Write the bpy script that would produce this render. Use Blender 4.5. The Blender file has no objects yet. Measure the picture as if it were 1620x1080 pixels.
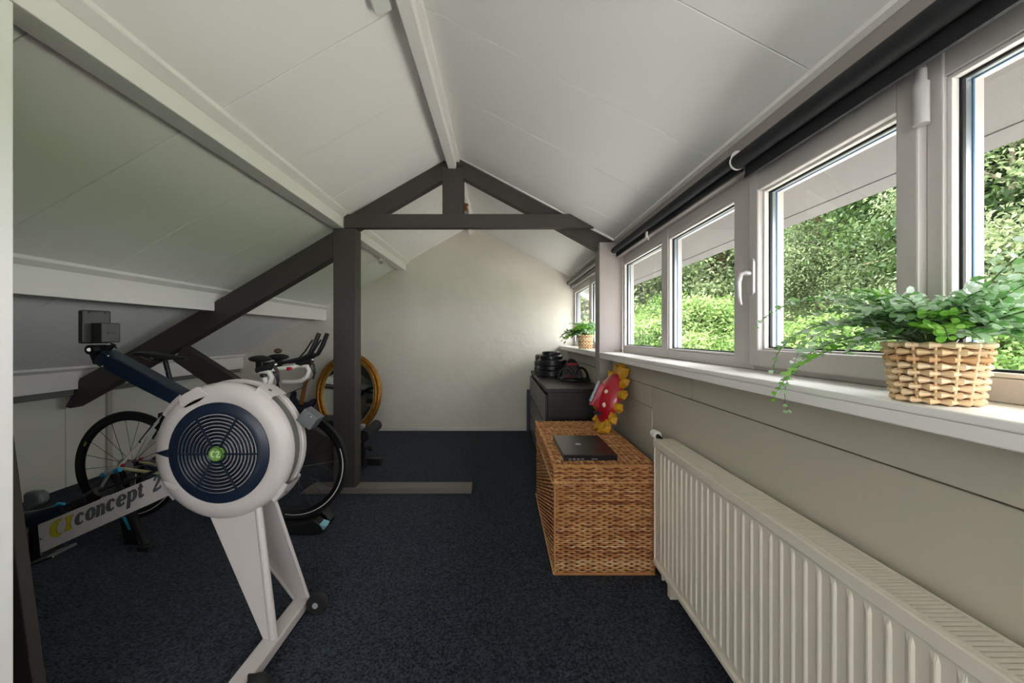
import bpy, math, random
import numpy as np
from mathutils import Vector, Matrix

random.seed(7)
rng = np.random.default_rng(11)
scene = bpy.context.scene
C = scene.collection
PI = math.pi

# ------------------------------------------------------------------ camera, world, sun, exposure
F = 600.0            # focal length in pixels of the 1620 x 1080 frame
U0, V0, H = 792.0, 531.0, 1.2
cam_d = bpy.data.cameras.new('camera')
cam_d.sensor_width = 36.0
cam_d.lens = F / 1620.0 * 36.0
cam_d.shift_x = (810.0 - U0) / 1620.0
cam_d.shift_y = (V0 - 540.0) / 1620.0
cam_d.clip_start = 0.02
cam = bpy.data.objects.new('camera', cam_d)
cam.location = (0, 0, H)
cam.rotation_euler = (PI / 2, 0, 0)
C.objects.link(cam)
scene.camera = cam

world = bpy.data.worlds.new('overcast_sky')
world.use_nodes = True
scene.world = world
bg = world.node_tree.nodes['Background']
bg.inputs['Color'].default_value = (0.95, 0.93, 0.97, 1)
bg.inputs['Strength'].default_value = 4.2

sun_d = bpy.data.lights.new('sun', 'SUN')
sun_d.energy = 3.0
sun_d.angle = math.radians(12)
sun_d.color = (1.0, 0.95, 0.86)
sun = bpy.data.objects.new('sun', sun_d)
sun.rotation_euler = Vector((0.12, 0.5, -1.0)).to_track_quat('-Z', 'Y').to_euler()
C.objects.link(sun)

vs = scene.view_settings
vs.view_transform = 'Standard'
vs.look = 'None'
vs.gamma = 1.0
vs.use_curve_mapping = False
vs.exposure = 1.3
scene.cycles.use_denoising = True
scene.cycles.max_bounces = 14
scene.cycles.diffuse_bounces = 8
scene.cycles.transparent_max_bounces = 16
scene.cycles.sample_clamp_indirect = 8.0

def portal(y0, y1, z0, z1):
    d = bpy.data.lights.new('daylight_portal', 'AREA')
    d.shape = 'RECTANGLE'; d.size = y1 - y0; d.size_y = z1 - z0
    d.cycles.is_portal = True
    o = bpy.data.objects.new('daylight_portal', d)
    o.location = (1.03, (y0 + y1) / 2, (z0 + z1) / 2)
    o.rotation_euler = Vector((-1, 0, 0)).to_track_quat('-Z', 'Z').to_euler()
    C.objects.link(o)
    return o

# ------------------------------------------------------------------ materials
MATS = {}
def lin(c):
    if isinstance(c, str):
        c = [int(c[i:i + 2], 16) / 255 for i in (0, 2, 4)]
        c = [x / 12.92 if x <= .04045 else ((x + .055) / 1.055) ** 2.4 for x in c]
    return (c[0], c[1], c[2], 1)

def mat(name, col, rough=.5, metal=0., bump=None, var=None, coat=0., spec=.5, coords='Object', sheen=0., attr=None):
    """bump=(scale, strength, detail[, stretch]); var=(scale, colour2, amount); attr=list of colours chosen by the mesh attribute 'rnd'."""
    m = bpy.data.materials.new(name); m.use_nodes = True
    nt = m.node_tree; n = nt.nodes; l = nt.links
    b = n['Principled BSDF']
    b.inputs['Base Color'].default_value = lin(col)
    b.inputs['Roughness'].default_value = rough
    b.inputs['Metallic'].default_value = metal
    b.inputs['Coat Weight'].default_value = coat
    b.inputs['Specular IOR Level'].default_value = spec
    b.inputs['Sheen Weight'].default_value = sheen
    tc = n.new('ShaderNodeTexCoord')
    out = None
    if attr:
        a = n.new('ShaderNodeAttribute'); a.attribute_name = 'rnd'
        r = n.new('ShaderNodeValToRGB'); e = r.color_ramp.elements
        e[0].color = lin(attr[0]); e[0].position = 0
        e[1].color = lin(attr[-1]); e[1].position = 1
        for i, c in enumerate(attr[1:-1]):
            x = e.new((i + 1) / (len(attr) - 1)); x.color = lin(c)
        l.new(a.outputs['Fac'], r.inputs[0]); out = r.outputs[0]
    if var:
        t = n.new('ShaderNodeTexNoise'); t.inputs['Scale'].default_value = var[0]; t.inputs['Detail'].default_value = 5
        mp = n.new('ShaderNodeMapping')
        if len(var) > 3: mp.inputs['Scale'].default_value = var[3]
        l.new(tc.outputs[coords], mp.inputs[0]); l.new(mp.outputs[0], t.inputs['Vector'])
        cr = n.new('ShaderNodeMapRange'); cr.inputs[1].default_value = .35; cr.inputs[2].default_value = .65
        cr.inputs[4].default_value = var[2]
        l.new(t.outputs['Fac'], cr.inputs[0])
        mx = n.new('ShaderNodeMix'); mx.data_type = 'RGBA'
        mx.inputs[6].default_value = lin(col); mx.inputs[7].default_value = lin(var[1])
        if out: l.new(out, mx.inputs[6])
        l.new(cr.outputs[0], mx.inputs[0]); out = mx.outputs[2]
    if out: l.new(out, b.inputs['Base Color'])
    if bump:
        t = n.new('ShaderNodeTexNoise'); t.inputs['Scale'].default_value = bump[0]; t.inputs['Detail'].default_value = bump[2]
        mp = n.new('ShaderNodeMapping')
        if len(bump) > 3: mp.inputs['Scale'].default_value = bump[3]
        l.new(tc.outputs[coords], mp.inputs[0]); l.new(mp.outputs[0], t.inputs['Vector'])
        bp = n.new('ShaderNodeBump'); bp.inputs['Strength'].default_value = bump[1]; bp.inputs['Distance'].default_value = .01
        l.new(t.outputs['Fac'], bp.inputs['Height']); l.new(bp.outputs[0], b.inputs['Normal'])
    MATS[name] = m
    return m

def glass_mat():
    m = bpy.data.materials.new('window_glass'); m.use_nodes = True
    nt = m.node_tree; n = nt.nodes; l = nt.links
    n.remove(n['Principled BSDF'])
    tr = n.new('ShaderNodeBsdfTransparent'); tr.inputs[0].default_value = (.97, .985, .975, 1)
    gl = n.new('ShaderNodeBsdfGlossy'); gl.inputs['Roughness'].default_value = .01; gl.inputs[0].default_value = (.9, .95, .95, 1)
    lw = n.new('ShaderNodeLayerWeight'); lw.inputs[0].default_value = .5
    pw = n.new('ShaderNodeMath'); pw.operation = 'POWER'; pw.inputs[1].default_value = 5.
    l.new(lw.outputs['Facing'], pw.inputs[0])
    fr = n.new('ShaderNodeMapRange'); fr.inputs[3].default_value = .02; fr.inputs[4].default_value = .6
    l.new(pw.outputs[0], fr.inputs[0])
    mx = n.new('ShaderNodeMixShader')
    l.new(fr.outputs[0], mx.inputs[0]); l.new(tr.outputs[0], mx.inputs[1]); l.new(gl.outputs[0], mx.inputs[2])
    l.new(mx.outputs[0], n['Material Output'].inputs[0])
    MATS['glass'] = m

def leaf_mat(name, cols, transl=.4, rough=.5):
    m = mat(name, cols[0], rough, attr=cols)
    nt = m.node_tree; n = nt.nodes; l = nt.links
    b = n['Principled BSDF']
    t = n.new('ShaderNodeBsdfTranslucent')
    src = b.inputs['Base Color'].links[0].from_socket
    l.new(src, t.inputs[0])
    mx = n.new('ShaderNodeMixShader'); mx.inputs[0].default_value = transl
    l.new(b.outputs[0], mx.inputs[1]); l.new(t.outputs[0], mx.inputs[2])
    l.new(mx.outputs[0], n['Material Output'].inputs[0])
    return m

mat('plaster', 'dcd7cb', .9, bump=(9, .55, 6), var=(3, 'd3cec1', .6))
mat('panel_white', 'eeedea', .75, bump=(60, .03, 2))
mat('purlin_white', 'e8e6e2', .6, bump=(8, .06, 4, (3, .3, 3)))
mat('roof_backing', '8a8a86', .9)
mat('truss_paint', '3c3733', .6, bump=(30, .12, 4, (1, 1, 1)))
mat('plank_paint', '6b655f', .6, bump=(30, .12, 4))
mat('taupe', '958d89', .55, bump=(30, .08, 3, (1, 1, .2)))
mat('greige', 'bdb7a7', .6, bump=(20, .03, 3))
mat('knee_panel', 'd9d8cf', .6)
mat('frame_paint', 'bfb9b6', .4, bump=(40, .03, 3))
mat('frame_white', 'd6d3cf', .35)
mat('gasket', '16181a', .6)
mat('spacer', '9fa6ab', .35, .8)
mat('seal_blue', '2b5f86', .5)
glass_mat()
mat('sill_paint', 'efedea', .35, bump=(18, .05, 3, (3, .4, 3)))
mat('carpet', '12151a', 1., bump=(130, 1., 4), var=(105, '3e4652', 1.), sheen=.06, spec=.05)
mat('soffit', '7b7876', .7, bump=(20, .15, 4, (1, 10, 1)))
mat('blind_black', '17191c', .75, bump=(300, .05, 1))
mat('blind_grey', '6d6c66', .7)
mat('plastic_white', 'e4e2df', .35)
mat('metal_grey', 'b4b1b2', .35, .3)
mat('chrome', 'c8c8c8', .15, 1.)
mat('radiator_white', 'dfd8ca', .35)
mat('shadow_dark', '24221f', .9)
mat('black_plastic', '121313', .45)
mat('black_rubber', '141414', .75)
mat('olive_plastic', '2b2d23', .48)
mat('rower_white', 'c3bcb9', .38, var=(4, 'bdb6b3', .4))
mat('rower_blue', '142133', .36)
mat('screen_grey', '6c6a64', .6, bump=(600, .4, 1))
mat('green_badge', '6f9a4a', .4)
mat('badge_pale', 'b9d79c', .4)
mat('dark_badge', '26351f', .5)
mat('yellow_print', 'b2a916', .5)
mat('grey_print', '55585a', .6)
mat('dark_outline', '24282c', .6)
mat('box_grey', '585b5e', .35)
mat('cyan', '2f9fc0', .45)
mat('pale_cyan', '8fc7d3', .45)
mat('trainer_blue', '163655', .4)
mat('bike_white', 'dcdad4', .3, coat=.4)
mat('bike_yellow', 'cdc79f', .4)
mat('red', 'b3142a', .4)
mat('tape_white', 'dedcd6', .6)
mat('gold', 'b07a2c', .38, .75, bump=(90, .5, 4), var=(22, '6d4413', .55))
mat('gold_inner', 'c9b27a', .4, .5)
mat('mirror', 'e8eeea', .02, 1.)
mat('guitar_blue', '0d1830', .2, coat=.6)
mat('maple', '8a5a2b', .45, bump=(30, .1, 3, (1, 1, .1)))
mat('rosewood', '4a2f1c', .5)
mat('dresser_wood', '211b1a', .42, bump=(40, .05, 3, (1, .15, 1)), var=(18, '171212', .6, (1, .1, 1)))
mat('drawer_front', '3a3331', .3, bump=(40, .05, 3, (1, .15, 1)))  # lighter copy of the dresser wood: light on the fronts put into colour
mat('plate_black', '1b1c1f', .38)
mat('blue_board', '3c4450', .5)
mat('wicker', 'b0783f', .6, attr=['8a4f2b', 'b0713f', 'c8935a', 'd2a46c', 'b98250', 'e0bb8c'], var=(9, '96552f', .35))
mat('wicker_core', '2e1b0e', .9)
mat('pot_strand', 'd9b88c', .55, attr=['c99c6b', 'e0bf93', 'ecd2ab'])
mat('pot_core', '7a5532', .9)
mat('laptop', '1c1d1d', .3, bump=(200, .03, 2))
mat('laptop_silver', 'cfd2d4', .3, .6)
mat('mask_red', 'b80d2a', .3, coat=.4, var=(14, '8f0a24', .6))
mat('mask_yellow', 'dca81c', .5, var=(20, 'b9801a', .7))
mat('mask_cream', 'e6dcb8', .5)
mat('mask_pale', 'a9c6cf', .4)
mat('bark', '5e4a37', .9, bump=(14, .8, 5, (1, 1, .2)))
mat('bark_pale', '9a8c78', .9, bump=(14, .6, 5, (1, 1, .2)))
mat('grass', '5c7a35', .95)
mat('bounce_pale', 'cbc7bf', .9, bump=(30, .2, 4))
mat('fern_stem', '46602f', .6)
leaf_mat('fern_leaf', ['6ba452', '98c386', 'bcd9b6', 'e0ecde'], .4)
leaf_mat('fern_leaf_bright', ['5b9a2c', '78b83e', 'a2d26c'], .3)
leaf_mat('leaf_bright', ['415f26', '5f8038', '7c974e', '9bb274'], .45)
leaf_mat('leaf_pale', ['4a5f36', '677a4e', '819164', 'a0ac86'], .4)
leaf_mat('leaf_mid', ['2c471e', '3f5d29', '546f36'], .4)
leaf_mat('leaf_dark', ['1b2a18', '2a4025', '3c5433'], .35)

# ------------------------------------------------------------------ mesh helpers
WORLD = {}            # world position of each object's origin
def at(px, v, D):
    return Vector(((px - U0) * D / F, D, H - (v - V0) * D / F))

class MB:
    def __init__(s):
        s.v = []; s.f = []; s.a = []; s.val = .5
    def add(s, verts, faces):
        o = len(s.v)
        s.v += [tuple(p) for p in verts]; s.a += [s.val] * len(verts)
        s.f += [tuple(i + o for i in f) for f in faces]
        return s
    def box(s, x0, x1, y0, y1, z0, z1):
        return s.add([(x0, y0, z0), (x1, y0, z0), (x1, y1, z0), (x0, y1, z0), (x0, y0, z1), (x1, y0, z1), (x1, y1, z1), (x0, y1, z1)],
                     [(0, 3, 2, 1), (4, 5, 6, 7), (0, 1, 5, 4), (1, 2, 6, 5), (2, 3, 7, 6), (3, 0, 4, 7)])
    def obox(s, c, ax, ay, az):
        """box from centre and three half-axis vectors"""
        c = Vector(c); ax = Vector(ax); ay = Vector(ay); az = Vector(az)
        P = [c - ax - ay - az, c + ax - ay - az, c + ax + ay - az, c - ax + ay - az, c - ax - ay + az, c + ax - ay + az, c + ax + ay + az, c - ax + ay + az]
        return s.add(P, [(0, 3, 2, 1), (4, 5, 6, 7), (0, 1, 5, 4), (1, 2, 6, 5), (2, 3, 7, 6), (3, 0, 4, 7)])
    def bar(s, p, q, w, h, up=(0, 0, 1)):
        """rectangular bar from p to q, w across, h along up"""
        p = Vector(p); q = Vector(q); d = (q - p); n = d.normalized()
        side = n.cross(Vector(up)).normalized(); u = side.cross(n).normalized()
        return s.obox((p + q) / 2, d / 2, side * w / 2, u * h / 2)
    def prism_xz(s, poly, y0, y1):
        n = len(poly)
        V = [(x, y0, z) for x, z in poly] + [(x, y1, z) for x, z in poly]
        Fc = [tuple(range(n)), tuple(range(2 * n - 1, n - 1, -1))]
        Fc += [(i, i + n, (i + 1) % n + n, (i + 1) % n) for i in range(n)]
        return s.add(V, Fc)
    def prism(s, poly3, ext):
        """closed 3-D polygon pushed along ext"""
        n = len(poly3); e = Vector(ext)
        V = [Vector(p) for p in poly3]; V = V + [p + e for p in V]
        Fc = [tuple(range(n)), tuple(range(2 * n - 1, n - 1, -1))]
        Fc += [(i, i + n, (i + 1) % n + n, (i + 1) % n) for i in range(n)]
        return s.add(V, Fc)
    def tube(s, pts, r, n=8, closed=False, cap=True):
        pts = [Vector(p) for p in pts]; k = len(pts)
        rs = r if isinstance(r, (list, tuple)) else [r] * k
        prev = None; rings = []
        for i in range(k):
            if closed: t = (pts[(i + 1) % k] - pts[i - 1])
            else: t = pts[min(i + 1, k - 1)] - pts[max(i - 1, 0)]
            t.normalize()
            if prev is None:
                a = Vector((0, 0, 1)) if abs(t.z) < .9 else Vector((1, 0, 0))
                u = t.cross(a).normalized()
            else:
                u = (prev - t * prev.dot(t))
                u = u.normalized() if u.length > 1e-6 else t.orthogonal().normalized()
            prev = u; w = t.cross(u)
            rings.append([pts[i] + (u * math.cos(2 * PI * j / n) + w * math.sin(2 * PI * j / n)) * rs[i] for j in range(n)])
        V = [p for g in rings for p in g]; Fc = []
        for i in range(k if closed else k - 1):
            a = i * n; b = ((i + 1) % k) * n
            for j in range(n):
                Fc.append((a + j, a + (j + 1) % n, b + (j + 1) % n, b + j))
        if not closed and cap:
            Fc.append(tuple(range(n - 1, -1, -1))); Fc.append(tuple((k - 1) * n + j for j in range(n)))
        return s.add(V, Fc)
    def lathe(s, prof, c, axis='z', n=32, cap=True, ang=None):
        """prof = [(radius, height)...] about an axis through c; ang=(a0,a1) for a partial turn"""
        c = Vector(c); full = ang is None
        a0, a1 = (0, 2 * PI) if full else ang
        m = n if full else n + 1; V = []
        for r, h in prof:
            for j in range(m):
                a = a0 + (a1 - a0) * j / n
                p = (r * math.cos(a), r * math.sin(a), h)
                if axis == 'z': q = p
                elif axis == 'y': q = (p[0], p[2], p[1])
                else: q = (p[2], p[0], p[1])
                V.append(c + Vector(q))
        Fc = []
        for i in range(len(prof) - 1):
            for j in range(n):
                j2 = (j + 1) % m
                Fc.append((i * m + j, i * m + j2, (i + 1) * m + j2, (i + 1) * m + j))
        if cap and full:
            if prof[0][0] > 1e-6: Fc.append(tuple(range(m - 1, -1, -1)))
            if prof[-1][0] > 1e-6: Fc.append(tuple((len(prof) - 1) * m + j for j in range(m)))
        return s.add(V, Fc)
    def ball(s, c, rx, ry=None, rz=None, n=16, k=10):
        ry = ry or rx; rz = rz or rx
        prof = [(max(1e-4, math.sin(PI * i / k)), -math.cos(PI * i / k)) for i in range(k + 1)]
        o = len(s.v); s.lathe(prof, (0, 0, 0), 'z', n, False)
        for i in range(o, len(s.v)):
            x, y, z = s.v[i]; s.v[i] = (c[0] + x * rx, c[1] + y * ry, c[2] + z * rz)
        return s
    def xform(s, M4):
        s.v = [tuple(M4 @ Vector(p)) for p in s.v]; return s
    def build(s, name, m, parent=None, smooth=False, bevel=0, attr=False, origin=None, bevel_seg=2):
        me = bpy.data.meshes.new(name)
        V = np.array(s.v, dtype=np.float64)
        lo, hi = V.min(0), V.max(0)
        if origin is None:
            origin = Vector(((lo[0] + hi[0]) / 2, (lo[1] + hi[1]) / 2, lo[2] if parent is None else (lo[2] + hi[2]) / 2))
        origin = Vector(origin)
        me.from_pydata((V - np.array(origin)).tolist(), [], s.f)
        me.update()
        import bmesh
        bm = bmesh.new(); bm.from_mesh(me); bmesh.ops.recalc_face_normals(bm, faces=bm.faces); bm.to_mesh(me); bm.free()
        if attr:
            a = me.attributes.new('rnd', 'FLOAT', 'POINT'); a.data.foreach_set('value', s.a)
        me.materials.append(MATS[m])
        if smooth:
            me.polygons.foreach_set('use_smooth', [True] * len(me.polygons))
            if smooth != 'all':
                try: me.set_sharp_from_angle(angle=math.radians(38))
                except Exception: pass
        o = bpy.data.objects.new(name, me); C.objects.link(o)
        place(o, origin, parent)
        if bevel:
            b = o.modifiers.new('bevel', 'BEVEL'); b.width = bevel; b.segments = bevel_seg; b.limit_method = 'ANGLE'; b.angle_limit = math.radians(40)
        return o

def place(o, w, parent):
    WORLD[o] = Vector(w)
    if parent is not None:
        o.parent = parent; o.location = Vector(w) - WORLD[parent]
    else:
        o.location = w

def empty(name, loc, parent=None):
    o = bpy.data.objects.new(name, None); o.empty_display_size = .1; C.objects.link(o)
    place(o, loc, parent); return o
def tag(o, label, cat, group=None):
    o['label'] = label; o['category'] = cat
    if group: o['group'] = group
    return o
def structure(o, label=None):
    o['kind'] = 'structure'
    if label: o['label'] = label
    return o
def thing(name, loc, label, cat, group=None):
    return tag(empty(name, loc), label, cat, group)

def arc(c, r, a0, a1, n, plane='xz', ry=None):
    ry = ry or r; out = []
    for i in range(n + 1):
        a = math.radians(a0 + (a1 - a0) * i / n); x, y = r * math.cos(a), ry * math.sin(a)
        out.append(Vector((c[0] + x, c[1], c[2] + y)) if plane == 'xz' else Vector((c[0] + x, c[1] + y, c[2])) if plane == 'xy' else Vector((c[0], c[1] + x, c[2] + y)))
    return out
# ------------------------------------------------------------------ the room
def roof_l(x): return 2.8065 + .57 * x       # underside of the left slope
def roof_r(x): return 2.4027 - .526 * x      # underside of the right slope
AX, AZ = -.3685, 2.5965                      # ridge line
YB, YF, YT = -2.4, 4.8, 2.892                # back wall, far wall, front of the truss
XK, XW, XG = -3.44, .865, .93                # knee wall, wall below the sill, inner face of the window frames

structure(MB().box(XK - .1, 1.0, YB - .1, YF + .1, -.08, 0).build('floor', 'carpet'), 'dark navy cut-pile carpet covering the attic floor')

# far gable wall, back wall
structure(MB().prism_xz([(XK - .1, -.05), (1.0, -.05), (1.0, roof_r(1.0) + .05), (AX, AZ + .05), (XK - .1, roof_l(XK - .1) + .05)], YF, YF + .1).build('wall_far', 'plaster'), 'off-white rough plastered gable wall at the far end')
# back wall behind the camera; unseen gable window added to let in more daylight
BX0, BX1, BZ0, BZ1 = -1.15, .65, .75, 1.95
m = MB().prism_xz([(XK - .1, -.05), (BX0, -.05), (BX0, roof_l(BX0) + .05), (XK - .1, roof_l(XK - .1) + .05)], YB - .1, YB)
m.prism_xz([(BX1, -.05), (1.0, -.05), (1.0, roof_r(1.0) + .05), (BX1, roof_r(BX1) + .05)], YB - .1, YB)
m.prism_xz([(BX0, -.05), (BX1, -.05), (BX1, BZ0), (BX0, BZ0)], YB - .1, YB)
m.prism_xz([(BX0, BZ1), (BX1, BZ1), (BX1, roof_r(BX1) + .05), (AX, AZ + .05), (BX0, roof_l(BX0) + .05)], YB - .1, YB)
structure(m.build('wall_back', 'plaster'))
w3 = structure(empty('window_added', ((BX0 + BX1) / 2, YB - .05, BZ0)))
for xa, xb in ((BX0, BX0 + .06), (-.28, -.22), (BX1 - .06, BX1)): MB().box(xa, xb, YB - .08, YB - .02, BZ0, BZ1).build('mullion', 'frame_paint', w3)
for za, zb in ((BZ0, BZ0 + .06), (BZ1 - .06, BZ1)): MB().box(BX0 + .06, BX1 - .06, YB - .078, YB - .022, za, zb).build('rail', 'frame_paint', w3)
for xa, xb in ((BX0 + .06, -.28), (-.22, BX1 - .06)): MB().box(xa, xb, YB - .052, YB - .048, BZ0 + .06, BZ1 - .06).build('pane', 'glass', w3)
structure(MB().box(-3.44, .36, YF - .014, YF - .001, .0, .045).build('baseboard_far', 'frame_white', bevel=.003))

# low knee wall on the left, panels on a backing
kw = structure(MB().box(XK - .1, XK - .02, YB, YF, -.05, .86).build('wall_left', 'roof_backing'), 'low panelled knee wall under the left roof slope')
ys = [YB, -1.5, -.6, .3, 1.2, 2.1, 3.0, 3.9, YF]
for a, b in zip(ys[:-1], ys[1:]):
    MB().box(XK - .02, XK, a + .002, b - .002, .0, .84).build('wall_panel', 'knee_panel', kw, bevel=.002)
MB().box(XK, XK + .02, 3.30, 3.345, .0, .80).build('cover_strip', 'frame_paint', kw)
# wall beside the camera, under the purlin
structure(MB().box(-1.287, -1.2, YB, .935, 0, 2.02).build('wall_partition', 'panel_white', bevel=.003), 'white painted partition wall at the left edge')

# ceiling: two slopes of boards with open seams on a backing
ceil = structure(MB().prism_xz([(XK - .15, roof_l(XK - .15) + .02), (AX, AZ + .02), (1.22, roof_r(1.22) + .02), (1.22, roof_r(1.22) + .14), (AX, AZ + .16), (XK - .15, roof_l(XK - .15) + .14)], YB - .1, YF + .1).build('ceiling', 'roof_backing'), 'white boarded ceiling of two roof slopes')
seams = [-2.55, -2.03, -1.51, -1.0, -.48, .035, .55, 1.065, 1.58, 2.1, 2.615, 3.13, 3.65, 4.16, 4.68, 4.9]
for a, b in zip(seams[:-1], seams[1:]):
    g = .0013
    MB().prism_xz([(XK - .1, roof_l(XK - .1)), (AX, AZ), (AX, AZ + .018), (XK - .1, roof_l(XK - .1) + .018)], a + g, b - g).build('ceiling_panel', 'panel_white', ceil, bevel=.0015, bevel_seg=1)
    MB().prism_xz([(AX, AZ), (.93, roof_r(.93)), (.93, roof_r(.93) + .018), (AX, AZ + .018)], a + g, b - g).build('ceiling_panel', 'panel_white', ceil, bevel=.0015, bevel_seg=1)

# ridge beam and purlins, each with its battens
def beam(name, x0, x1, z0, ztop, y0, y1, battens, label):
    o = structure(MB().prism_xz([(x0, z0), (x1, z0), (x1, ztop(x1)), (x0, ztop(x0))], y0, y1).build(name, 'purlin_white', bevel=.003), label)
    for bx0, bx1, bz in battens:
        MB().prism_xz([(bx0, ztop(bx0) - bz), (bx1, ztop(bx1) - bz * .75), (bx1, ztop(bx1)), (bx0, ztop(bx0))], y0, y1).build('batten', 'purlin_white', o, bevel=.002)
    return o
beam('trim_1', -.403, -.343, 2.484, lambda x: (roof_l(x) if x < AX else roof_r(x)) + .004, YB, YF, [(-.342, -.318, .04), (-.43, -.404, .02)], 'white ridge beam under the roof peak')
beam('trim_2', -1.287, -1.197, 2.022, lambda x: roof_l(x) + .004, YB, YF, [(-1.196, -1.158, .03)], 'upper white purlin running along the left roof slope')
beam('trim_3', -2.29, -2.205, 1.392, lambda x: roof_l(x) + .004, YB, YF, [(-2.204, -2.17, .028)], 'middle white purlin on the left roof slope')
p4 = beam('trim_4', -3.34, -3.255, .79, lambda x: roof_l(x) + .004, YB, YF, [(-3.254, -3.225, .028)], 'lowest white purlin above the knee wall')
MB().box(-3.36, -3.29, YB, YF, .742, .79).build('wall_plate', 'blind_grey', p4, bevel=.004)

# ------------------------------------------------------------------ dark roof truss
tr = structure(empty('trim_5', (0, YT, 0)), 'dark grey-brown painted timber roof truss with post, collar beam and brace')
def tp(px, v, D=YT):
    p = at(px, v, D); return (p.x, p.z)
def member(name, pts, y0, y1, m='truss_paint', bevel=.004):
    return MB().prism_xz([tp(*p) for p in pts], y0, y1).build(name, m, tr, bevel=bevel)
member('collar_beam', [(545, 361), (545, 339), (902, 339), (940, 360.5)], YT - .012, YT + .045)
member('rafter', [(548, 337.5), (708, 243.5), (708, 275), (597, 339.5), (560, 361), (545, 361)], YT + .046, YT + .12)
member('rafter', [(708.2, 243.5), (722, 244), (975, 380.5), (984, 386), (984, 412), (947, 393.5), (888, 361), (732.7, 278), (708.2, 264)], YT + .046, YT + .12)
member('king_post', [(699, 262), (732.7, 262), (732.7, 339), (699, 339)], YT + .02, YT + .115)
member('post', [(527, 361), (562, 361), (562, 772), (527, 772)], YT + .0, YT + .12)
member('rafter', [(527, 362.5), (337, 475), (199, 555), (119, 599), (96, 645), (104, 647), (283, 547), (527, 404.5)], YT + .03, YT + .12)
member('brace', [(283, 547), (526, 702), (526, 751), (266, 571)], YT + .04, YT + .11)
o = MB().prism_xz([(-1.53, 0), (-1.46, .043), (-.222, .043), (-.222, 0)], YT - .012, YT + .113).build('base_plank', 'plank_paint', tr, bevel=.003)
MB().box(.753, .93, YT, YT + .13, 0, roof_r(.93)).build('post', 'taupe', tr, bevel=.003)
tk = MB().prism_xz([tp(548, 333.5), tp(706, 240.5), tp(706, 244.5), tp(548, 337.5)], YT + .022, YT + .0455).build('cover_strip', 'purlin_white', tr)
MB().prism_xz([tp(724, 242.5), tp(972, 375.5), tp(972, 379.5), tp(724, 246.5)], YT + .022, YT + .0455).build('cover_strip', 'purlin_white', tr)

# ------------------------------------------------------------------ window wall on the right
wr = structure(MB().box(XW + .015, 1.0, YB, YF, -.05, 1.044).build('wall_right', 'roof_backing'), 'grey-beige panelled wall below the long window row')
def wp(y0, y1, z0, z1, proud=0.): MB().box(XW - proud, XW + .015, y0 + .0015, y1 - .0015, z0 + .0015, z1 - .0015).build('wall_panel', 'greige', wr, bevel=.002)
wp(1.69, YT, .915, 1.044, .012); wp(YB, 1.69, .915, 1.044, .012)
wp(YB, 2.16, 0, .911); wp(2.16, YT, .789, .911); wp(2.16, YT, 0, .789, .004)
wp(YT + .13, 3.9, .915, 1.044, .012); wp(3.9, YF, .915, 1.044, .012); wp(YT + .13, YF, 0, .911)
structure(MB().prism_xz([(.885, 1.80), (1.0, 1.80), (1.0, roof_r(1.0) + .01), (.885, roof_r(.885) + .003)], YB, YF).build('trim_6', 'taupe'), 'grey-taupe wall plate between window and ceiling')
MB_ = MB().prism_xz([(.868, roof_r(.868) - .014), (.884, roof_r(.884) - .014), (.884, roof_r(.884)), (.868, roof_r(.868))], YB, YF)
structure(MB_.build('trim_7', 'purlin_white'))
# eave outside
ev = structure(MB().prism_xz([(1.0, 1.79), (1.175, 1.685), (1.175, 1.71), (1.0, 1.81)], YB - .1, YF + .3).build('trim_8', 'soffit'), 'grey boarded soffit under the eaves outside')
MB().prism_xz([(1.176, 1.682), (1.215, 1.659), (1.215, 1.76), (1.176, 1.76)], YB - .1, YF + .3).build('fascia_board', 'soffit', ev)

def sill(n, y0, y1):
    s_ = structure(MB().box(.75, .955, y0, y1, 1.058, 1.075).build(n, 'sill_paint', bevel=.003))
    MB().box(.753, .86, y0, y1, 1.030, 1.0575).build('sill_apron', 'sill_paint', s_, bevel=.003)
    return s_
sill('trim_9', YB, YT - .001)['label'] = 'white painted window sill in the near bay'
sill('trim_10', YT + .131, YF)['label'] = 'white painted window sill in the far bay'

def rect_frame(m, x0, x1, y0, y1, z0, z1, w, wb=None, wt=None):
    wb = wb or w; wt = wt or w
    m.box(x0, x1, y0, y0 + w, z0, z1); m.box(x0, x1, y1 - w, y1, z0, z1)
    m.box(x0, x1, y0 + w, y1 - w, z0, z0 + wb); m.box(x0, x1, y0 + w, y1 - w, z1 - wt, z1)
    return m
def light(win, y0, y1, z0, z1, x=XG):
    """one glazed field: bead, gasket, spacer, two panes"""
    rect_frame(MB(), x + .004, x + .02, y0, y1, z0, z1, .009).build('glazing_bead', 'frame_white', win, bevel=.0015)
    rect_frame(MB(), x + .021, x + .027, y0 + .004, y1 - .004, z0 + .004, z1 - .004, .010).build('gasket', 'gasket', win)
    rect_frame(MB(), x + .031, x + .043, y0 + .004, y1 - .004, z0 + .004, z1 - .004, .007).build('spacer_bar', 'spacer', win)
    rect_frame(MB(), x + .0435, x + .047, y0 + .002, y1 - .002, z0 + .002, z1 - .002, .011).build('seal', 'seal_blue', win)
    MB().box(x + .028, x + .0305, y0 + .003, y1 - .003, z0 + .003, z1 - .003).build('pane', 'glass', win)
    rect_frame(MB(), x + .051, x + .072, y0 - .01, y1 + .01, z0 - .01, z1 + .01, .018).build('outer_bead', 'frame_paint', win)
ZB, ZT = 1.076, 1.805
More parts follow.
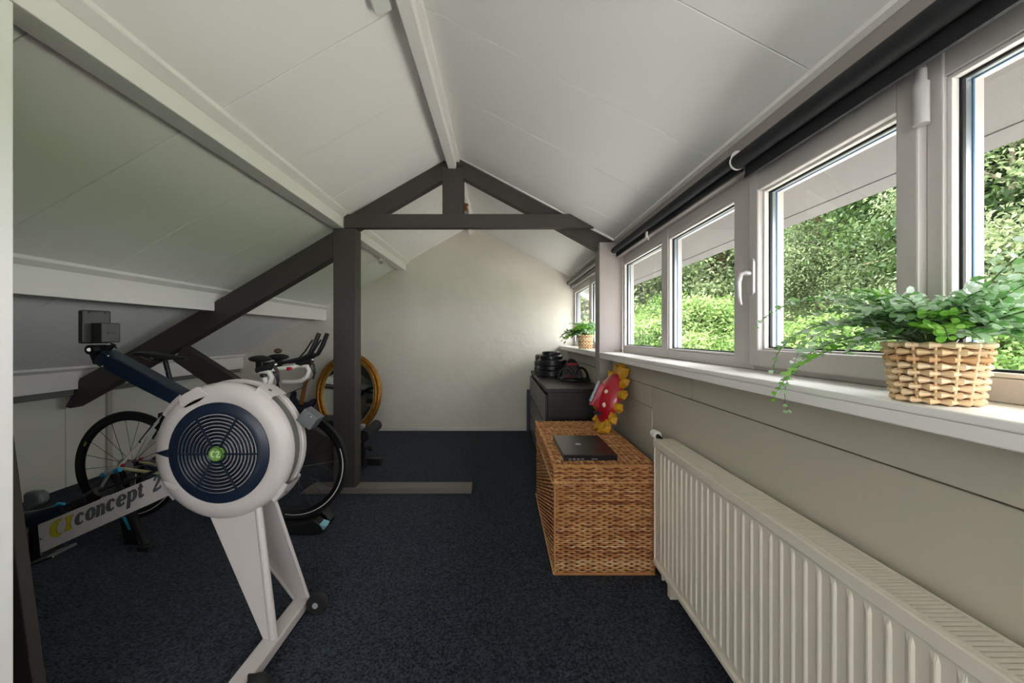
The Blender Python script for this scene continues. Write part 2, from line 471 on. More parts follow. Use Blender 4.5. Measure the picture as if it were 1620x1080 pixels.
def window(n, label, y0, y1, fields, sashes, posts):
    w = structure(empty(n, (XG, (y0 + y1) / 2, ZB)), label)
    rect_frame(MB(), XG, XG + .05, y0, y1, ZB, ZT, .03, .045, .062).build('frame', 'frame_paint', w, bevel=.003)
    for a, b in posts:
        MB().box(XG - .004, XG + .05, a, b, ZB + .002, ZT - .002).build('mullion', 'frame_paint', w, bevel=.003)
    for a, b in fields: light(w, a, b, 1.122, 1.742)
    for a, b in sashes:
        s_ = rect_frame(MB(), XG - .022, XG + .03, a, b, 1.092, 1.798, .047, .058, .085).build('sash', 'frame_paint', w, bevel=.004)
        light(s_, a + .045, b - .045, 1.148, 1.715, XG - .006)
        # handle on the far stile
        yh = b - .024; zc = 1.412
        h = MB().lathe([(.0145, -.026), (.0155, -.034)], (0, 0, 0), 'x', 16)
        h = MB()
        pts = [(math.cos(t) * .0155, (.052 if math.sin(t) > 0 else -.052) + math.sin(t) * .0155) for t in [i * PI / 12 for i in range(24)]]
        h.prism([(XG - .022, yh + p, zc + q) for p, q in pts], (-.011, 0, 0))
        hp = h.build('handle_plate', 'metal_grey', s_, bevel=.003)
        h = MB().tube([(XG - .033, yh, zc + .012), (XG - .05, yh, zc + .014), (XG - .062, yh + .008, zc + .012), (XG - .068, yh + .012, zc - .02), (XG - .066, yh + .012, zc - .07), (XG - .058, yh + .012, zc - .1)], [.0095, .0095, .010, .0105, .009, .005], 10)
        h.build('handle_lever', 'metal_grey', s_, smooth=True)
        hg = MB().tube([(XG - .03, a - .013, 1.652), (XG - .03, a - .013, 1.74)], .0135, 14).tube([(XG - .03, a - .013, 1.741), (XG - .03, a - .013, 1.768)], .010, 14)
        hg.build('hinge', 'metal_grey', w, smooth=True)
    return w
window('window_1', 'grey-framed window row with opening sash in the near bay', YB, YT - .002,
       [(2.185, 2.861), (1.505, 2.105), (.195, .794), (-.485, .105), (-1.855, -1.245), (-2.371, -1.945)], [(.8255, 1.388), (-1.144, -.556)],
       [(2.105, 2.185), (1.3885, 1.505), (.794, .825), (.105, .195), (-.555, -.485), (-1.245, -1.145), (-1.945, -1.855)])
window('window_2', 'narrow grey-framed window in the far bay', YT + .132, YF - .004, [(3.975, 4.766), (3.053, 3.905)], [], [(3.905, 3.975)])

# roller blinds
def blind(x, r, zc, y0, y1, m, drop, label):
    b = thing('roller_blind', (x, (y0 + y1) / 2, zc - r - drop), label, 'blind', 'roller blinds above the windows')
    MB().tube([(x, y0, zc), (x, y1, zc)], r, 20).build('roll', m, b, smooth=True)
    MB().box(x + r - .004, x + r + .0, y0 + .004, y1 - .004, zc - r - drop, zc).build('fabric', m, b)
    MB().box(x + r - .007, x + r + .003, y0 + .004, y1 - .004, zc - r - drop - .012, zc - r - drop).build('bottom_bar', m, b)
    for y in (y0 - .008, y1 + .003):
        MB().lathe([(r * .4, -.002), (r * 1.06, 0), (r * 1.06, .005)], (x, y, zc), 'y', 20).box(x, .885, y, y + .004, zc - .012, zc + .012).build('bracket', 'plastic_white', b, smooth=True)
    return b
blind(.836, .0255, 1.812, YB + .02, 1.335, 'blind_black', .022, 'thick black roller blind above the handled window sash nearest the camera')
b_ = blind(.856, .023, 1.843, 1.375, 2.868, 'blind_black', .012, 'thinner black roller blind above the two fixed panes')
blind(.852, .026, 1.862, 3.04, 4.77, 'blind_grey', .0, 'grey roller blind rolled up in the far bay beyond the post')
MB().tube([(.86, 2.24, 1.80), (.872, 2.24, 1.775), (.874, 2.24, 1.765)], .004, 6).box(.858, .866, 2.23, 2.25, 1.785, 1.815).build('chain_clip', 'plastic_white', b_)

for y0, y1 in ((2.19, 2.845), (1.51, 2.10), (.88, 1.34), (.20, .79), (-.48, .10), (-1.08, -.62), (-1.85, -1.25), (-2.36, -1.95), (3.98, 4.75), (3.06, 3.90)):
    portal(y0, y1, 1.13, 1.72)
# ------------------------------------------------------------------ radiator
RX0, RX1, RY0, RY1, RZ0, RZ1 = .742, .838, -.12, 1.845, .10, .70
rad = thing('radiator', (.79, .86, 0), 'long white steel panel radiator with ribbed front below the window sill', 'radiator')
m = MB()
ny = int((RY1 - RY0 - .06) / .04)
ya = RY0 + (RY1 - RY0 - ny * .04) / 2
prof = [(RY0, 0.)]
for i in range(ny):
    y = ya + i * .04
    prof += [(y + .004, 0.), (y + .008, .0038), (y + .011, .0046), (y + .014, .0038), (y + .022, 0.)]
prof.append((RY1, 0.))
zt = [(RZ0, 0.), (RZ0 + .035, 0.), (RZ0 + .05, 1.), (RZ1 - .062, 1.), (RZ1 - .047, 0.), (RZ1 - .006, 0.)]
V = []
for z, k in zt:
    for y, d in prof: V.append((RX0 + .0085 * 1 - d * k, y, z))
n = len(prof); Fc = []
for i in range(len(zt) - 1):
    for j in range(n - 1): Fc.append((i * n + j, i * n + j + 1, (i + 1) * n + j + 1, (i + 1) * n + j))
m.add(V, Fc); m.box(RX0 + .010, RX0 + .018, RY0, RY1, RZ0, RZ1 - .006)
fp = m.build('front_panel', 'radiator_white', rad)
MB().box(RX0 - .001, RX0 + .012, RY0, RY1, RZ1 - .036, RZ1 - .002).build('top_lip', 'radiator_white', fp, bevel=.003)
MB().box(RX0 - .001, RX0 + .012, RY0, RY1, RZ0 - .004, RZ0 + .016).build('bottom_lip', 'radiator_white', fp, bevel=.003)
MB().box(RX1 - .016, RX1, RY0 + .004, RY1 - .004, RZ0, RZ1 - .008).build('back_panel', 'radiator_white', rad)
for y in (RY0 - .002, RY1 - .004):
    MB().box(RX0 + .004, RX1, y, y + .006, RZ0 + .004, RZ1).build('side_panel', 'radiator_white', rad, bevel=.002)
m = MB()
rect_y = (RY0 + .004, RY1 - .004)
m.box(RX0 + .012, RX0 + .018, *rect_y, RZ1 - .004, RZ1); m.box(RX1 - .008, RX1, *rect_y, RZ1 - .004, RZ1)
m.box(RX0 + .018, RX1 - .008, RY1 - .11, RY1 - .004, RZ1 - .004, RZ1 - .001)
y = RY0 + .02
while y < RY1 - .12:
    m.box(RX0 + .018, RX1 - .008, y, y + .0075, RZ1 - .005, RZ1 - .001); y += .0105
g = m.build('top_grille', 'radiator_white', rad); g['kind'] = 'stuff'
MB().box(RX0 + .02, RX1 - .02, RY0 + .03, RY1 - .03, RZ0 + .03, RZ1 - .05).build('convector', 'radiator_white', rad)
v = MB().tube([(.782, RY1 + .0, .690), (.775, RY1 + .03, .706)], .012, 12).build('valve_ring', 'black_plastic', rad, smooth=True)
MB().tube([(.775, RY1 + .025, .708), (.775, RY1 + .032, .708), (.775, RY1 + .078, .708), (.775, RY1 + .085, .708)], [.018, .022, .019, .012], 18).build('thermostat_knob', 'plastic_white', rad, smooth=True)
MB().tube([(.80, RY1 + .022, .69), (.80, RY1 + .022, 0.)], .008, 10).build('feed_pipe', 'plastic_white', rad, smooth=True)
for yb in (.2, 1.5):
    MB().box(RX1, XW - .001, yb, yb + .04, .3, .6).build('wall_bracket', 'radiator_white', rad)
for yb in (RY0 + .08, RY1 - .12):
    MB().box(RX0 + .03, RX1 - .03, yb, yb + .03, 0.0, RZ0 + .02).build('support_foot', 'radiator_white', rad)

# ------------------------------------------------------------------ wicker trunk
def weave(m, org, u, w, nrm, W, Hh, rows, stakes, amp=.0052, wob=0.):
    """horizontal strands woven over stakes on a flat face"""
    org = Vector(org); u = Vector(u).normalized(); w = Vector(w).normalized(); nrm = Vector(nrm).normalized()
    pitch = Hh / rows; hh = pitch * .47
    for j in range(rows):
        m.val = random.random()
        zc = (j + .5) * pitch
        pts = []
        for i in range(stakes * 2 + 1):
            ph = math.cos(PI * (i / 2.)) * (1 if j % 2 else -1)
            p = org + u * (W * i / (stakes * 2)) + w * (zc + random.uniform(-.1, .1) * pitch) + nrm * (amp * ph)
            pts.append(p)
        V = []; Fc = []
        for p in pts: V += [p - w * hh, p + nrm * .0032, p + w * hh, p - nrm * .002]
        for i in range(len(pts) - 1):
            a = i * 4; b = a + 4
            for k in range(4): Fc.append((a + k, a + (k + 1) % 4, b + (k + 1) % 4, b + k))
        rv = m.val; o_ = len(m.v); m.add(V, Fc)
        for i in range(o_, len(m.v), 8):
            q = min(1., max(0., rv + random.uniform(-.35, .35)))
            for k in range(i, min(i + 8, len(m.v))): m.a[k] = q
def rope(m, p, q, r, turns):
    """twisted two-strand edge between p and q"""
    p = Vector(p); q = Vector(q); d = (q - p).normalized(); a = d.orthogonal().normalized(); b = d.cross(a)
    for s_ in (0, PI):
        m.val = random.random()
        pts = []
        n = turns * 6
        for i in range(n + 1):
            t = 2 * PI * turns * i / n + s_
            pts.append(p.lerp(q, i / n) + (a * math.cos(t) + b * math.sin(t)) * r * .5)
        m.tube(pts, r * .62, 5)
TX0, TX1, TY0, TY1, TZ, TLID = .268, .774, 1.90, 2.875, .552, .086
trk = thing('wicker_trunk', ((TX0 + TX1) / 2, (TY0 + TY1) / 2, 0), 'large rectangular woven wicker trunk with a lid between dresser and radiator', 'trunk')
e = .012
body = MB().box(TX0 + e, TX1 - e, TY0 + e, TY1 - e, .004, TZ - TLID).build('body_core', 'wicker_core', trk)
m = MB(); weave(m, (TX0 + .006, TY0 + .007, .012), (1, 0, 0), (0, 0, 1), (0, -1, 0), TX1 - TX0 - .012, TZ - TLID - .014, 44, 18)
weave(m, (TX0 + .007, TY1 - .006, .012), (0, -1, 0), (0, 0, 1), (-1, 0, 0), TY1 - TY0 - .012, TZ - TLID - .014, 44, 34)
weave(m, (TX1 - .007, TY0 + .006, .012), (0, 1, 0), (0, 0, 1), (1, 0, 0), TY1 - TY0 - .012, TZ - TLID - .014, 44, 34)
o = m.build('body_weave', 'wicker', trk, attr=True); o['kind'] = 'stuff'
for a, b in (((TX0 - .004, TX1 + .004), (TY0 - .004, 2.44)), ((TX0 - .001, TX1 + .001), (2.445, TY1))):
    top = TZ if a[0] < TX0 - .002 else TZ + .002
    lid = MB().box(a[0] + .006, a[1] - .006, b[0] + .006, b[1] - .006, TZ - TLID, top - .005).build('lid', 'wicker_core', trk)
    m = MB()
    ln = b[1] - b[0]
    weave(m, (a[0] + .002, b[0] + .004, top - .003), (1, 0, 0), (0, 1, 0), (0, 0, 1), a[1] - a[0] - .004, ln - .008, int(ln / .0105), 18)
    weave(m, (a[0] + .002, b[1] - .003, TZ - TLID), (0, -1, 0), (0, 0, 1), (-1, 0, 0), ln - .006, TLID - .004, 8, int(ln * 35))
    if b[0] < 2: weave(m, (a[0] + .003, b[0] + .002, TZ - TLID), (1, 0, 0), (0, 0, 1), (0, -1, 0), a[1] - a[0] - .006, TLID - .004, 8, 18)
    o = m.build('lid_weave', 'wicker', lid, attr=True); o['kind'] = 'stuff'
    m = MB()
    rope(m, (a[0], b[0], top - .002), (a[1], b[0], top - .002), .006, 24); rope(m, (a[0], b[0], top - .002), (a[0], b[1], top - .002), .006, 24); rope(m, (a[1], b[0], top - .002), (a[1], b[1], top - .002), .006, 24)
    if b[0] < 2: rope(m, (a[0] - .002, b[0] - .002, TZ - TLID), (a[1], b[0] - .002, TZ - TLID), .006, 24)
    rope(m, (a[0] - .002, b[0], TZ - TLID), (a[0] - .002, b[1], TZ - TLID), .006, 24)
    o = m.build('lid_edging', 'wicker', lid, attr=True); o['kind'] = 'stuff'
m = MB()
rope(m, (TX0, TY0, .008), (TX1, TY0, .008), .007, 24); rope(m, (TX0, TY0, .008), (TX0, TY1, .008), .007, 40)
rope(m, (TX0 + .004, TY0 + .004, .01), (TX0 + .004, TY0 + .004, TZ - TLID), .005, 26); rope(m, (TX1 - .004, TY0 + .004, .01), (TX1 - .004, TY0 + .004, TZ - TLID), .005, 26)
o = m.build('base_edging', 'wicker', trk, attr=True); o['kind'] = 'stuff'

# ------------------------------------------------------------------ laptop
LZ = TZ + .0045
lap = thing('laptop', (.395, 2.12, LZ), 'closed black laptop with a round silver logo lying on the wicker trunk', 'laptop')
def quad_slab(pts, z0, z1):
    return MB().add([(x, y, z0) for x, y in pts] + [(x, y, z1) for x, y in pts], [(0, 3, 2, 1), (4, 5, 6, 7), (0, 1, 5, 4), (1, 2, 6, 5), (2, 3, 7, 6), (3, 0, 4, 7)])
lc = [(.325, 1.952), (.604, 1.958), (.600, 2.340), (.321, 2.334)]
quad_slab(lc, LZ, LZ + .017).build('base', 'laptop', lap, bevel=.003)
ld = quad_slab([(x, y) for x, y in lc], LZ + .019, LZ + .031).build('lid', 'laptop', lap, bevel=.004)
MB().lathe([(.017, 0), (.017, .0008)], (.438, 2.145, LZ + .031), 'z', 24).build('logo', 'laptop_silver', ld)
for k in range(4): MB().box(.35 + k * .022, .363 + k * .022, 1.9505, 1.9535, LZ + .006, LZ + .012).build('port', 'spacer', lap)
MB().box(.47, .50, 1.953, 1.956, LZ + .006, LZ + .011).build('drive_slot', 'spacer', lap)
MB().box(.35, .58, 1.9545, 1.958, LZ + .0172, LZ + .0188).build('hinge', 'black_plastic', lap)

# ------------------------------------------------------------------ dresser
DX0, DX1, DY0, DY1, DZ = .36, .845, 3.06, 4.66, .772
dr = thing('dresser', ((DX0 + DX1) / 2, (DY0 + DY1) / 2, 0), 'long black-brown chest of drawers against the window wall', 'dresser')
MB().box(DX0 + .022, DX1, DY0, DY0 + .02, 0, DZ - .031).build('side_panel', 'dresser_wood', dr, bevel=.002)
MB().box(DX0 + .022, DX1, DY1 - .02, DY1, 0, DZ - .031).build('side_panel', 'dresser_wood', dr, bevel=.002)
MB().box(DX0 + .03, DX1, DY0 + .02, DY1 - .02, .03, DZ - .05).build('carcass', 'dresser_wood', dr)
MB().box(DX0 + .012, DX1, DY0 - .002, DY1 + .002, DZ - .03, DZ).build('top', 'dresser_wood', dr, bevel=.002)
rows = [.04, .262, .484, .706]
for c0, c1 in ((DY0 + .004, (DY0 + DY1) / 2 - .002), ((DY0 + DY1) / 2 + .002, DY1 - .004)):
    for z0, z1 in zip(rows[:-1], rows[1:]):
        MB().box(DX0, DX0 + .02, c0, c1, z0 + .004, z1 - .012 + (.02 if z1 > .7 else 0)).build('drawer', 'drawer_front', dr, bevel=.003)

board = MB().obox((.345, 4.742, .265), (.018, 0, 0), (0, .028, 0), (0, -.004, .263)).build('storage_board', 'blue_board', bevel=.003)
tag(board, 'narrow dark blue-grey board standing upright between dresser and far wall', 'board')

# weight plates on the dresser
def plate(x, y, z, r, t, label):
    p = thing('weight_plate', (x, y, z), label, 'weight plate', 'weight plates on the dresser')
    MB().lathe([(.018, 0), (r * .93, 0), (r, .006), (r, t - .008), (r * .93, t), (r * .86, t - .003), (r * .42, t - .008), (r * .36, t), (.018, t), (.018, 0)], (x, y, z), 'z', 40, False).build('disc', 'plate_black', p, smooth=True)
    MB().lathe([(.0135, .0005), (.0175, .0005), (.0175, t + .001), (.0135, t + .001), (.0135, .0005)], (x, y, z), 'z', 20, False).build('bore_ring', 'metal_grey', p, smooth=True)
z = DZ + .0005
for r, t, dx, lb in ((.168, .064, 0, 'bottom plate of the front stack of black weight plates'), (.158, .046, -.002, 'second plate from the bottom in the front stack of black weights'), (.157, .062, .004, 'thick middle plate of the front stack of black weight plates'), (.125, .044, -.012, 'fourth plate up in the front stack of black weights'), (.098, .038, -.008, 'smallest black weight plate on top of the front stack')):
    plate(.555 + dx, 4.10, z, r, t, lb); z += t + .001
z = DZ + .0005
for r, t, lb in ((.15, .07, 'bottom plate of the stack half hidden behind the front weights'), (.15, .065, 'middle plate of the stack half hidden behind the front weights'), (.14, .07, 'top plate of the stack half hidden behind the front weights')):
    plate(.545, 4.44, z, r, t, lb); z += t + .001

# exercise grip with arched handles
gx, gy, gz = .685, 3.62, DZ + .0005
gr = thing('exercise_grip', (gx, gy, gz), 'black exercise grip with arched handles and red marks on the dresser', 'exercise gear')
MB().lathe([(.0, 0), (.12, 0), (.125, .006), (.125, .022), (.115, .03), (0, .03)], (gx, gy, gz), 'z', 36, False).build('base', 'black_plastic', gr, smooth=True)
fc = MB().prism([Vector((gx + .098 * math.cos(a), gy - .03, gz + .03 + .115 * math.sin(a))) for a in [PI * i / 20 for i in range(21)]], (0, .035, 0)).build('face_plate', 'black_plastic', gr, bevel=.004)
bk = MB().prism([Vector((gx + .085 * math.cos(a), gy + .02, gz + .03 + .175 * math.sin(a))) for a in [PI * i / 20 for i in range(21)]], (0, .05, 0)).build('back_plate', 'black_rubber', gr, bevel=.006)
for s_ in (-1, 1):
    MB().tube([Vector((gx + s_ * (.068 + .072 * math.cos(a)), gy - .06 + .02 * math.cos(a), gz + .012 + .115 * math.sin(a))) for a in [PI * i / 16 for i in range(15)]], .0115, 10).build('arch_handle', 'black_plastic', gr, smooth=True)
for k in range(6):
    MB().box(gx - .048 + k * .017, gx - .038 + k * .017, gy + .0175, gy + .02, gz + .142, gz + .166).build('red_bar', 'red', bk)
for k in range(4):
    MB().tube(arc((gx - .07 + k * .03 + (.008 if k > 1 else 0), gy - .032, gz + .046), .0095, 0, 330, 11), .0028, 5).build('red_ring', 'red', fc)
MB().tube(arc((gx - .002, gy - .032, gz + .088), .014, -20, 200, 10), .003, 5).build('red_ring', 'red', fc)
for dx in (-.11, -.095, .06, .085):
    MB().ball((gx + dx, gy - .055 - (.01 if abs(dx) < .1 else 0), gz + .04), .011, n=10, k=6).build('knob', 'box_grey', gr, smooth=True)
MB().tube([(gx + .12, gy - .02, gz + .03), (gx + .14, gy - .02, gz + .035), (gx + .155, gy - .05, gz + .012), (gx + .13, gy - .05, gz + .010)], .006, 6).build('strap', 'black_rubber', gr, smooth=True)

# ------------------------------------------------------------------ sun-shaped mask leaning under the sill
mk = thing('sun_mask', (.68, 2.53, TZ + .004), 'red sun-shaped mask with yellow rays leaning on the trunk under the sill', 'mask')
def mx_pt(lx, ly, lz):
    """local: ly up the mask, lx sideways, lz out of the face"""
    up = Vector((.130, .03, .365)).normalized()
    out = Vector((-.992, -.12, .0)); out = (out - up * out.dot(up)).normalized()
    side = up.cross(out)
    return Vector((.752, 2.56, .775)) + (side * lx + up * ly + out * lz) * 1.08
m = MB()
n = 28; V = []; Fc = []
lev = [(1., 0.), (1., .012), (.96, .030), (.82, .052), (.55, .075), (.25, .086), (0.001, .088)]
for k, d in lev:
    for j in range(n):
        a = 2 * PI * j / n
        V.append(mx_pt(.115 * k * math.cos(a), .165 * k * math.sin(a), d))
for i in range(len(lev) - 1):
    for j in range(n): Fc.append((i * n + j, i * n + (j + 1) % n, (i + 1) * n + (j + 1) % n, (i + 1) * n + j))
Fc.append(tuple(range(n - 1, -1, -1)))
m.add(V, Fc); face = m.build('face', 'mask_red', mk, smooth=True)
for j in range(15):
    a = 2 * PI * (j + .5) / 15
    ca, sa = math.cos(a), math.sin(a)
    t = Vector((-sa, ca))
    def rp(r0, s_, d): return mx_pt((.100 + r0) * ca + t.x * s_, (.15 + r0) * sa + t.y * s_, d)
    V = [rp(0, -.022, 0), rp(0, .022, 0), rp(.058, .03, -.004), rp(.084, 0, -.006), rp(.058, -.03, -.004),
         rp(0, -.018, .026), rp(0, .018, .026), rp(.055, .022, .022), rp(.078, 0, .036), rp(.055, -.022, .022)]
    MB().add(V, [(0, 4, 3, 2, 1), (5, 6, 7, 8, 9), (0, 1, 6, 5), (1, 2, 7, 6), (2, 3, 8, 7), (3, 4, 9, 8), (4, 0, 5, 9)]).build('ray', 'mask_yellow', mk, bevel=.0015)
V = [mx_pt(-.028, .05, .070), mx_pt(.028, .05, .070), mx_pt(.028, -.085, .055), mx_pt(-.028, -.085, .055), mx_pt(-.016, .075, .112), mx_pt(.016, .075, .112), mx_pt(.02, -.08, .126), mx_pt(-.02, -.08, .126)]
nose = MB().add(V, [(0, 3, 2, 1), (4, 5, 6, 7), (0, 1, 5, 4), (1, 2, 6, 5), (2, 3, 7, 6), (3, 0, 4, 7)]).build('nose', 'mask_red', mk, bevel=.006)
MB().bar(mx_pt(0, .078, .116), mx_pt(0, -.06, .130), .034, .006, mx_pt(0, 0, 1) - mx_pt(0, 0, 0)).build('nose_edge', 'mask_pale', nose, bevel=.002)
for sx in (-1, 1):
    c = mx_pt(sx * .055, .028, .072); MB().ball(c, .015, n=14, k=8).build('eye', 'mask_cream', mk, smooth=True)
    c = mx_pt(sx * .062, -.052, .060); MB().ball(c, .016, .016, .019, n=14, k=8).build('cheek', 'mask_cream', mk, smooth=True)
MB().bar(mx_pt(-.045, -.112, .058), mx_pt(.045, -.112, .058), .03, .02).build('mouth', 'gasket', mk, bevel=.004)

# ------------------------------------------------------------------ potted ferns in woven baskets
def leaflet(m, p, d, nrm, s_):
    """fan-shaped leaflet"""
    d = d.normalized(); sd = d.cross(nrm).normalized(); nn = sd.cross(d)
    V = [p, p + d * s_ * .45 + sd * s_ * .42, p + d * s_ * .9 + sd * s_ * .38 - nn * s_ * .1, p + d * s_ * 1.05 - nn * s_ * .05, p + d * s_ * .9 - sd * s_ * .38 - nn * s_ * .1, p + d * s_ * .45 - sd * s_ * .42]
    m.add(V, [(0, 1, 2, 3), (0, 3, 4, 5)])
def fern(x, y, z, rb, rt, h, label, n_fr, L, ls, seed, xlim, bright=.25, special=()):
    rnd = random.Random(seed)
    t = thing('potted_fern', (x, y, z), label, 'potted plant', 'potted ferns on the window sills')
    core = MB().lathe([(rb - .006, .002), (rt - .006, h - .004), (rt - .016, h - .004), (rt - .018, h - .018), (.0, h - .018)], (x, y, z), 'z', 32, False)
    pc = core.build('pot', 'pot_core', t, smooth=True)
    rows, st = 9, 15
    for j in range(rows):
        k = (j + .5) / rows; r = rb + (rt - rb) * k; zc = z + h * k; hh = h / rows * .50
        m = MB(); V = []; Fc = []; N = st * 4
        m.val = rnd.random()
        for i in range(N):
            a = 2 * PI * i / N
            ph = math.cos(st * a + PI * j)
            rr = r + .0042 * ph; hw = hh * (.78 + .22 * ph)
            ca, sa = math.cos(a), math.sin(a)
            for dr_, dz in ((-.002, -hw), (.0032, -hw * .45), (.0032, hw * .45), (-.002, hw)):
                V.append((x + (rr + dr_) * ca, y + (rr + dr_) * sa, zc + dz))
        for i in range(N):
            a = i * 4; b = ((i + 1) % N) * 4
            for q in range(4): Fc.append((a + q, a + (q + 1) % 4, b + (q + 1) % 4, b + q))
        m.add(V, Fc); m.build('woven_band', 'pot_strand', pc, smooth=True, attr=True)
    for i in range(st):
        a = 2 * PI * (i + .25) / st; m = MB(); m.val = rnd.random()
        pts = [(x + (rb + (rt - rb) * k / 6 + .0004) * math.cos(a), y + (rb + (rt - rb) * k / 6 + .0004) * math.sin(a), z + .003 + (h - .006) * k / 6) for k in range(7)]
        m.tube(pts, .0030 * rt / .09, 6).build('stake', 'pot_strand', pc, smooth=True, attr=True)
    fr = [(None, None, None)] * n_fr
    for i in range(n_fr + len(special)):
        if i < n_fr:
            a = 2 * PI * i / n_fr + rnd.uniform(-.25, .25); el = rnd.uniform(.45, 1.45); l = L * rnd.uniform(.6, 1.05); droop = rnd.uniform(.5, 1.3)
        else: a, el, l, droop = special[i - n_fr]
        br = rnd.random() < bright
        m = MB(); ms = MB()
        p = Vector((x + .3 * rt * math.cos(a), y + .3 * rt * math.sin(a), z + h - .017)); pts = [p.copy()]
        K = 20; cur = el; side = 1
        for k in range(K):
            d = Vector((math.cos(a) * math.cos(cur), math.sin(a) * math.cos(cur), math.sin(cur)))
            p = p + d * (l / K)
            if p.x > xlim: p.x = xlim - rnd.uniform(0, .004)
            if (p.x - x) ** 2 + (p.y - y) ** 2 < (rt + .012) ** 2 : p.z = max(p.z, z + h + .004)
            cur -= droop / K * (1 + k / K)
            pts.append(p.copy())
            if k > 2:
                for s_ in (-1, 1):
                    sd = d.cross(Vector((0, 0, 1)))
                    if sd.length < .1: sd = Vector((1, 0, 0))
                    sd.normalize()
                    q = (sd * s_ + d * .55 + Vector((rnd.uniform(-.2, .2), rnd.uniform(-.2, .2), rnd.uniform(-.1, .4))))
                    sz = ls * (1.15 - .5 * k / K) * rnd.uniform(.75, 1.2)
                    m.val = rnd.random()
                    for rep in range(3 if k < K * .5 else 2 if k < K * .8 else 1):
                        base = p + q.normalized() * ls * .8 * rep
                        if base.x + sz > xlim + .005: continue
                        leaflet(m, base, (q + Vector((rnd.uniform(-.4, .4), rnd.uniform(-.4, .4), rnd.uniform(-.3, .3)))), Vector((rnd.uniform(-.9, .5), rnd.uniform(-1.3, .3), .8)), sz)
        st_ = ms.tube(pts, [.0016 * (1.2 - k / len(pts)) for k in range(len(pts))], 5).build('frond', 'fern_stem', t)
        if m.v:
            o = m.build('leaflets', 'fern_leaf_bright' if br else 'fern_leaf', st_, attr=True); o['kind'] = 'stuff'
    return t
fern(.822, .718, 1.0755, .054, .068, .114, 'large leafy fern in a woven basket pot on the near sill', 54, .17, .0165, 5, .918,
     special=[(math.radians(115), .95, .36, 1.3), (math.radians(122), .25, .34, 1.5), (math.radians(140), .7, .30, 1.6), (math.radians(100), .6, .33, 1.4), (math.radians(128), .0, .30, .9), (math.radians(-80), 1.0, .36, .8), (math.radians(-70), .8, .40, .6), (math.radians(-95), .6, .36, .9), (math.radians(-100), 1.1, .34, .7)])
fern(.818, 3.66, 1.0755, .058, .074, .135, 'small fern in a woven basket pot on the far sill', 22, .20, .026, 9, .915,
     special=[(math.radians(170), .5, .24, 1.0), (math.radians(195), .35, .24, 1.2), (math.radians(160), .1, .22, .6)], bright=.6)
# ------------------------------------------------------------------ rowing machine
RC = Vector((-1.095, 0, .745))
rw = thing('rowing_machine', (-1.2, 1.5, 0), 'white and navy rowing machine with round fan flywheel and sloping frame', 'rowing machine')
def rc(y): return (RC.x, y, RC.z)
fh = MB().lathe([(.192, 1.500), (.192, 1.478), (.204, 1.474), (.225, 1.474), (.246, 1.479), (.262, 1.490), (.270, 1.505), (.270, 1.522), (.262, 1.526), (.250, 1.515)], rc(0), 'y', 72, False).build('front_housing', 'rower_white', rw, smooth=True)
MB().lathe([(.250, 1.578), (.270, 1.578), (.274, 1.583), (.273, 1.606), (.250, 1.622), (.2, 1.628), (.0, 1.628)], rc(0), 'y', 72, False).build('back_housing', 'rower_white', rw, smooth=True)
MB().lathe([(.257, 1.512), (.260, 1.590)], rc(0), 'y', 64, False).build('vent_screen', 'screen_grey', rw, smooth=True)
MB().lathe([(.0, 1.50), (.19, 1.50)], rc(0), 'y', 40, False).build('inner_disc', 'black_plastic', rw)
rg = MB().lathe([(.197, 1.480), (.196, 1.473), (.176, 1.466), (.160, 1.461), (.156, 1.462), (.154, 1.470)], rc(0), 'y', 72, False).build('ring_cover', 'rower_blue', rw, smooth=True)
for k in range(9):
    r = .034 + k * .0138
    MB().lathe([(r, 1.462), (r + .005, 1.460), (r + .005, 1.468), (r, 1.468), (r, 1.462)], rc(0), 'y', 60, False).build('grille_ring', 'rower_blue', rg, smooth=True)
    MB().lathe([(r + .0056, 1.4635), (r + .0085, 1.4635), (r + .0085, 1.469), (r + .0056, 1.469), (r + .0056, 1.4635)], rc(0), 'y', 60, False).build('grille_rim', 'metal_grey', rg, smooth=True)
for k in range(6):
    a = math.radians(k * 60 + 0.)
    d = Vector((math.cos(a), 0, math.sin(a))); p = Vector(rc(1.4605))
    MB().bar(p + d * .028, p + d * .156, .006, .006, (0, 1, 0)).build('grille_spoke', 'rower_blue', rg)
bd = MB().lathe([(.0, 1.455), (.0285, 1.455), (.0295, 1.458), (.0295, 1.466)], rc(0), 'y', 32, False).build('hub_badge', 'green_badge', rg, smooth=True)
MB().lathe([(.0255, 1.4545), (.0285, 1.4545)], rc(0), 'y', 32, False).build('badge_rim', 'dark_badge', rg)

# lettering: strokes of changing width in units of the x-height
def stroke(m, pts, to3, th=.0006):
    """pts = [(x, y, width)]; flat ribbon with a little thickness"""
    L = []; R = []
    for i, (x, y, w) in enumerate(pts):
        a = pts[max(0, i - 1)]; b = pts[min(len(pts) - 1, i + 1)]
        tx, ty = b[0] - a[0], b[1] - a[1]; n = math.hypot(tx, ty) or 1
        L.append((x - ty / n * w / 2, y + tx / n * w / 2)); R.append((x + ty / n * w / 2, y - tx / n * w / 2))
    V = []
    for (l, r) in zip(L, R): V += [to3(l[0], l[1], 0), to3(r[0], r[1], 0), to3(l[0], l[1], th), to3(r[0], r[1], th)]
    Fc = []
    for i in range(len(pts) - 1):
        a = i * 4; b = a + 4
        Fc += [(a + 2, a + 3, b + 3, b + 2), (a, a + 2, b + 2, b), (a + 1, b + 1, b + 3, a + 3)]
    m.add(V, Fc)
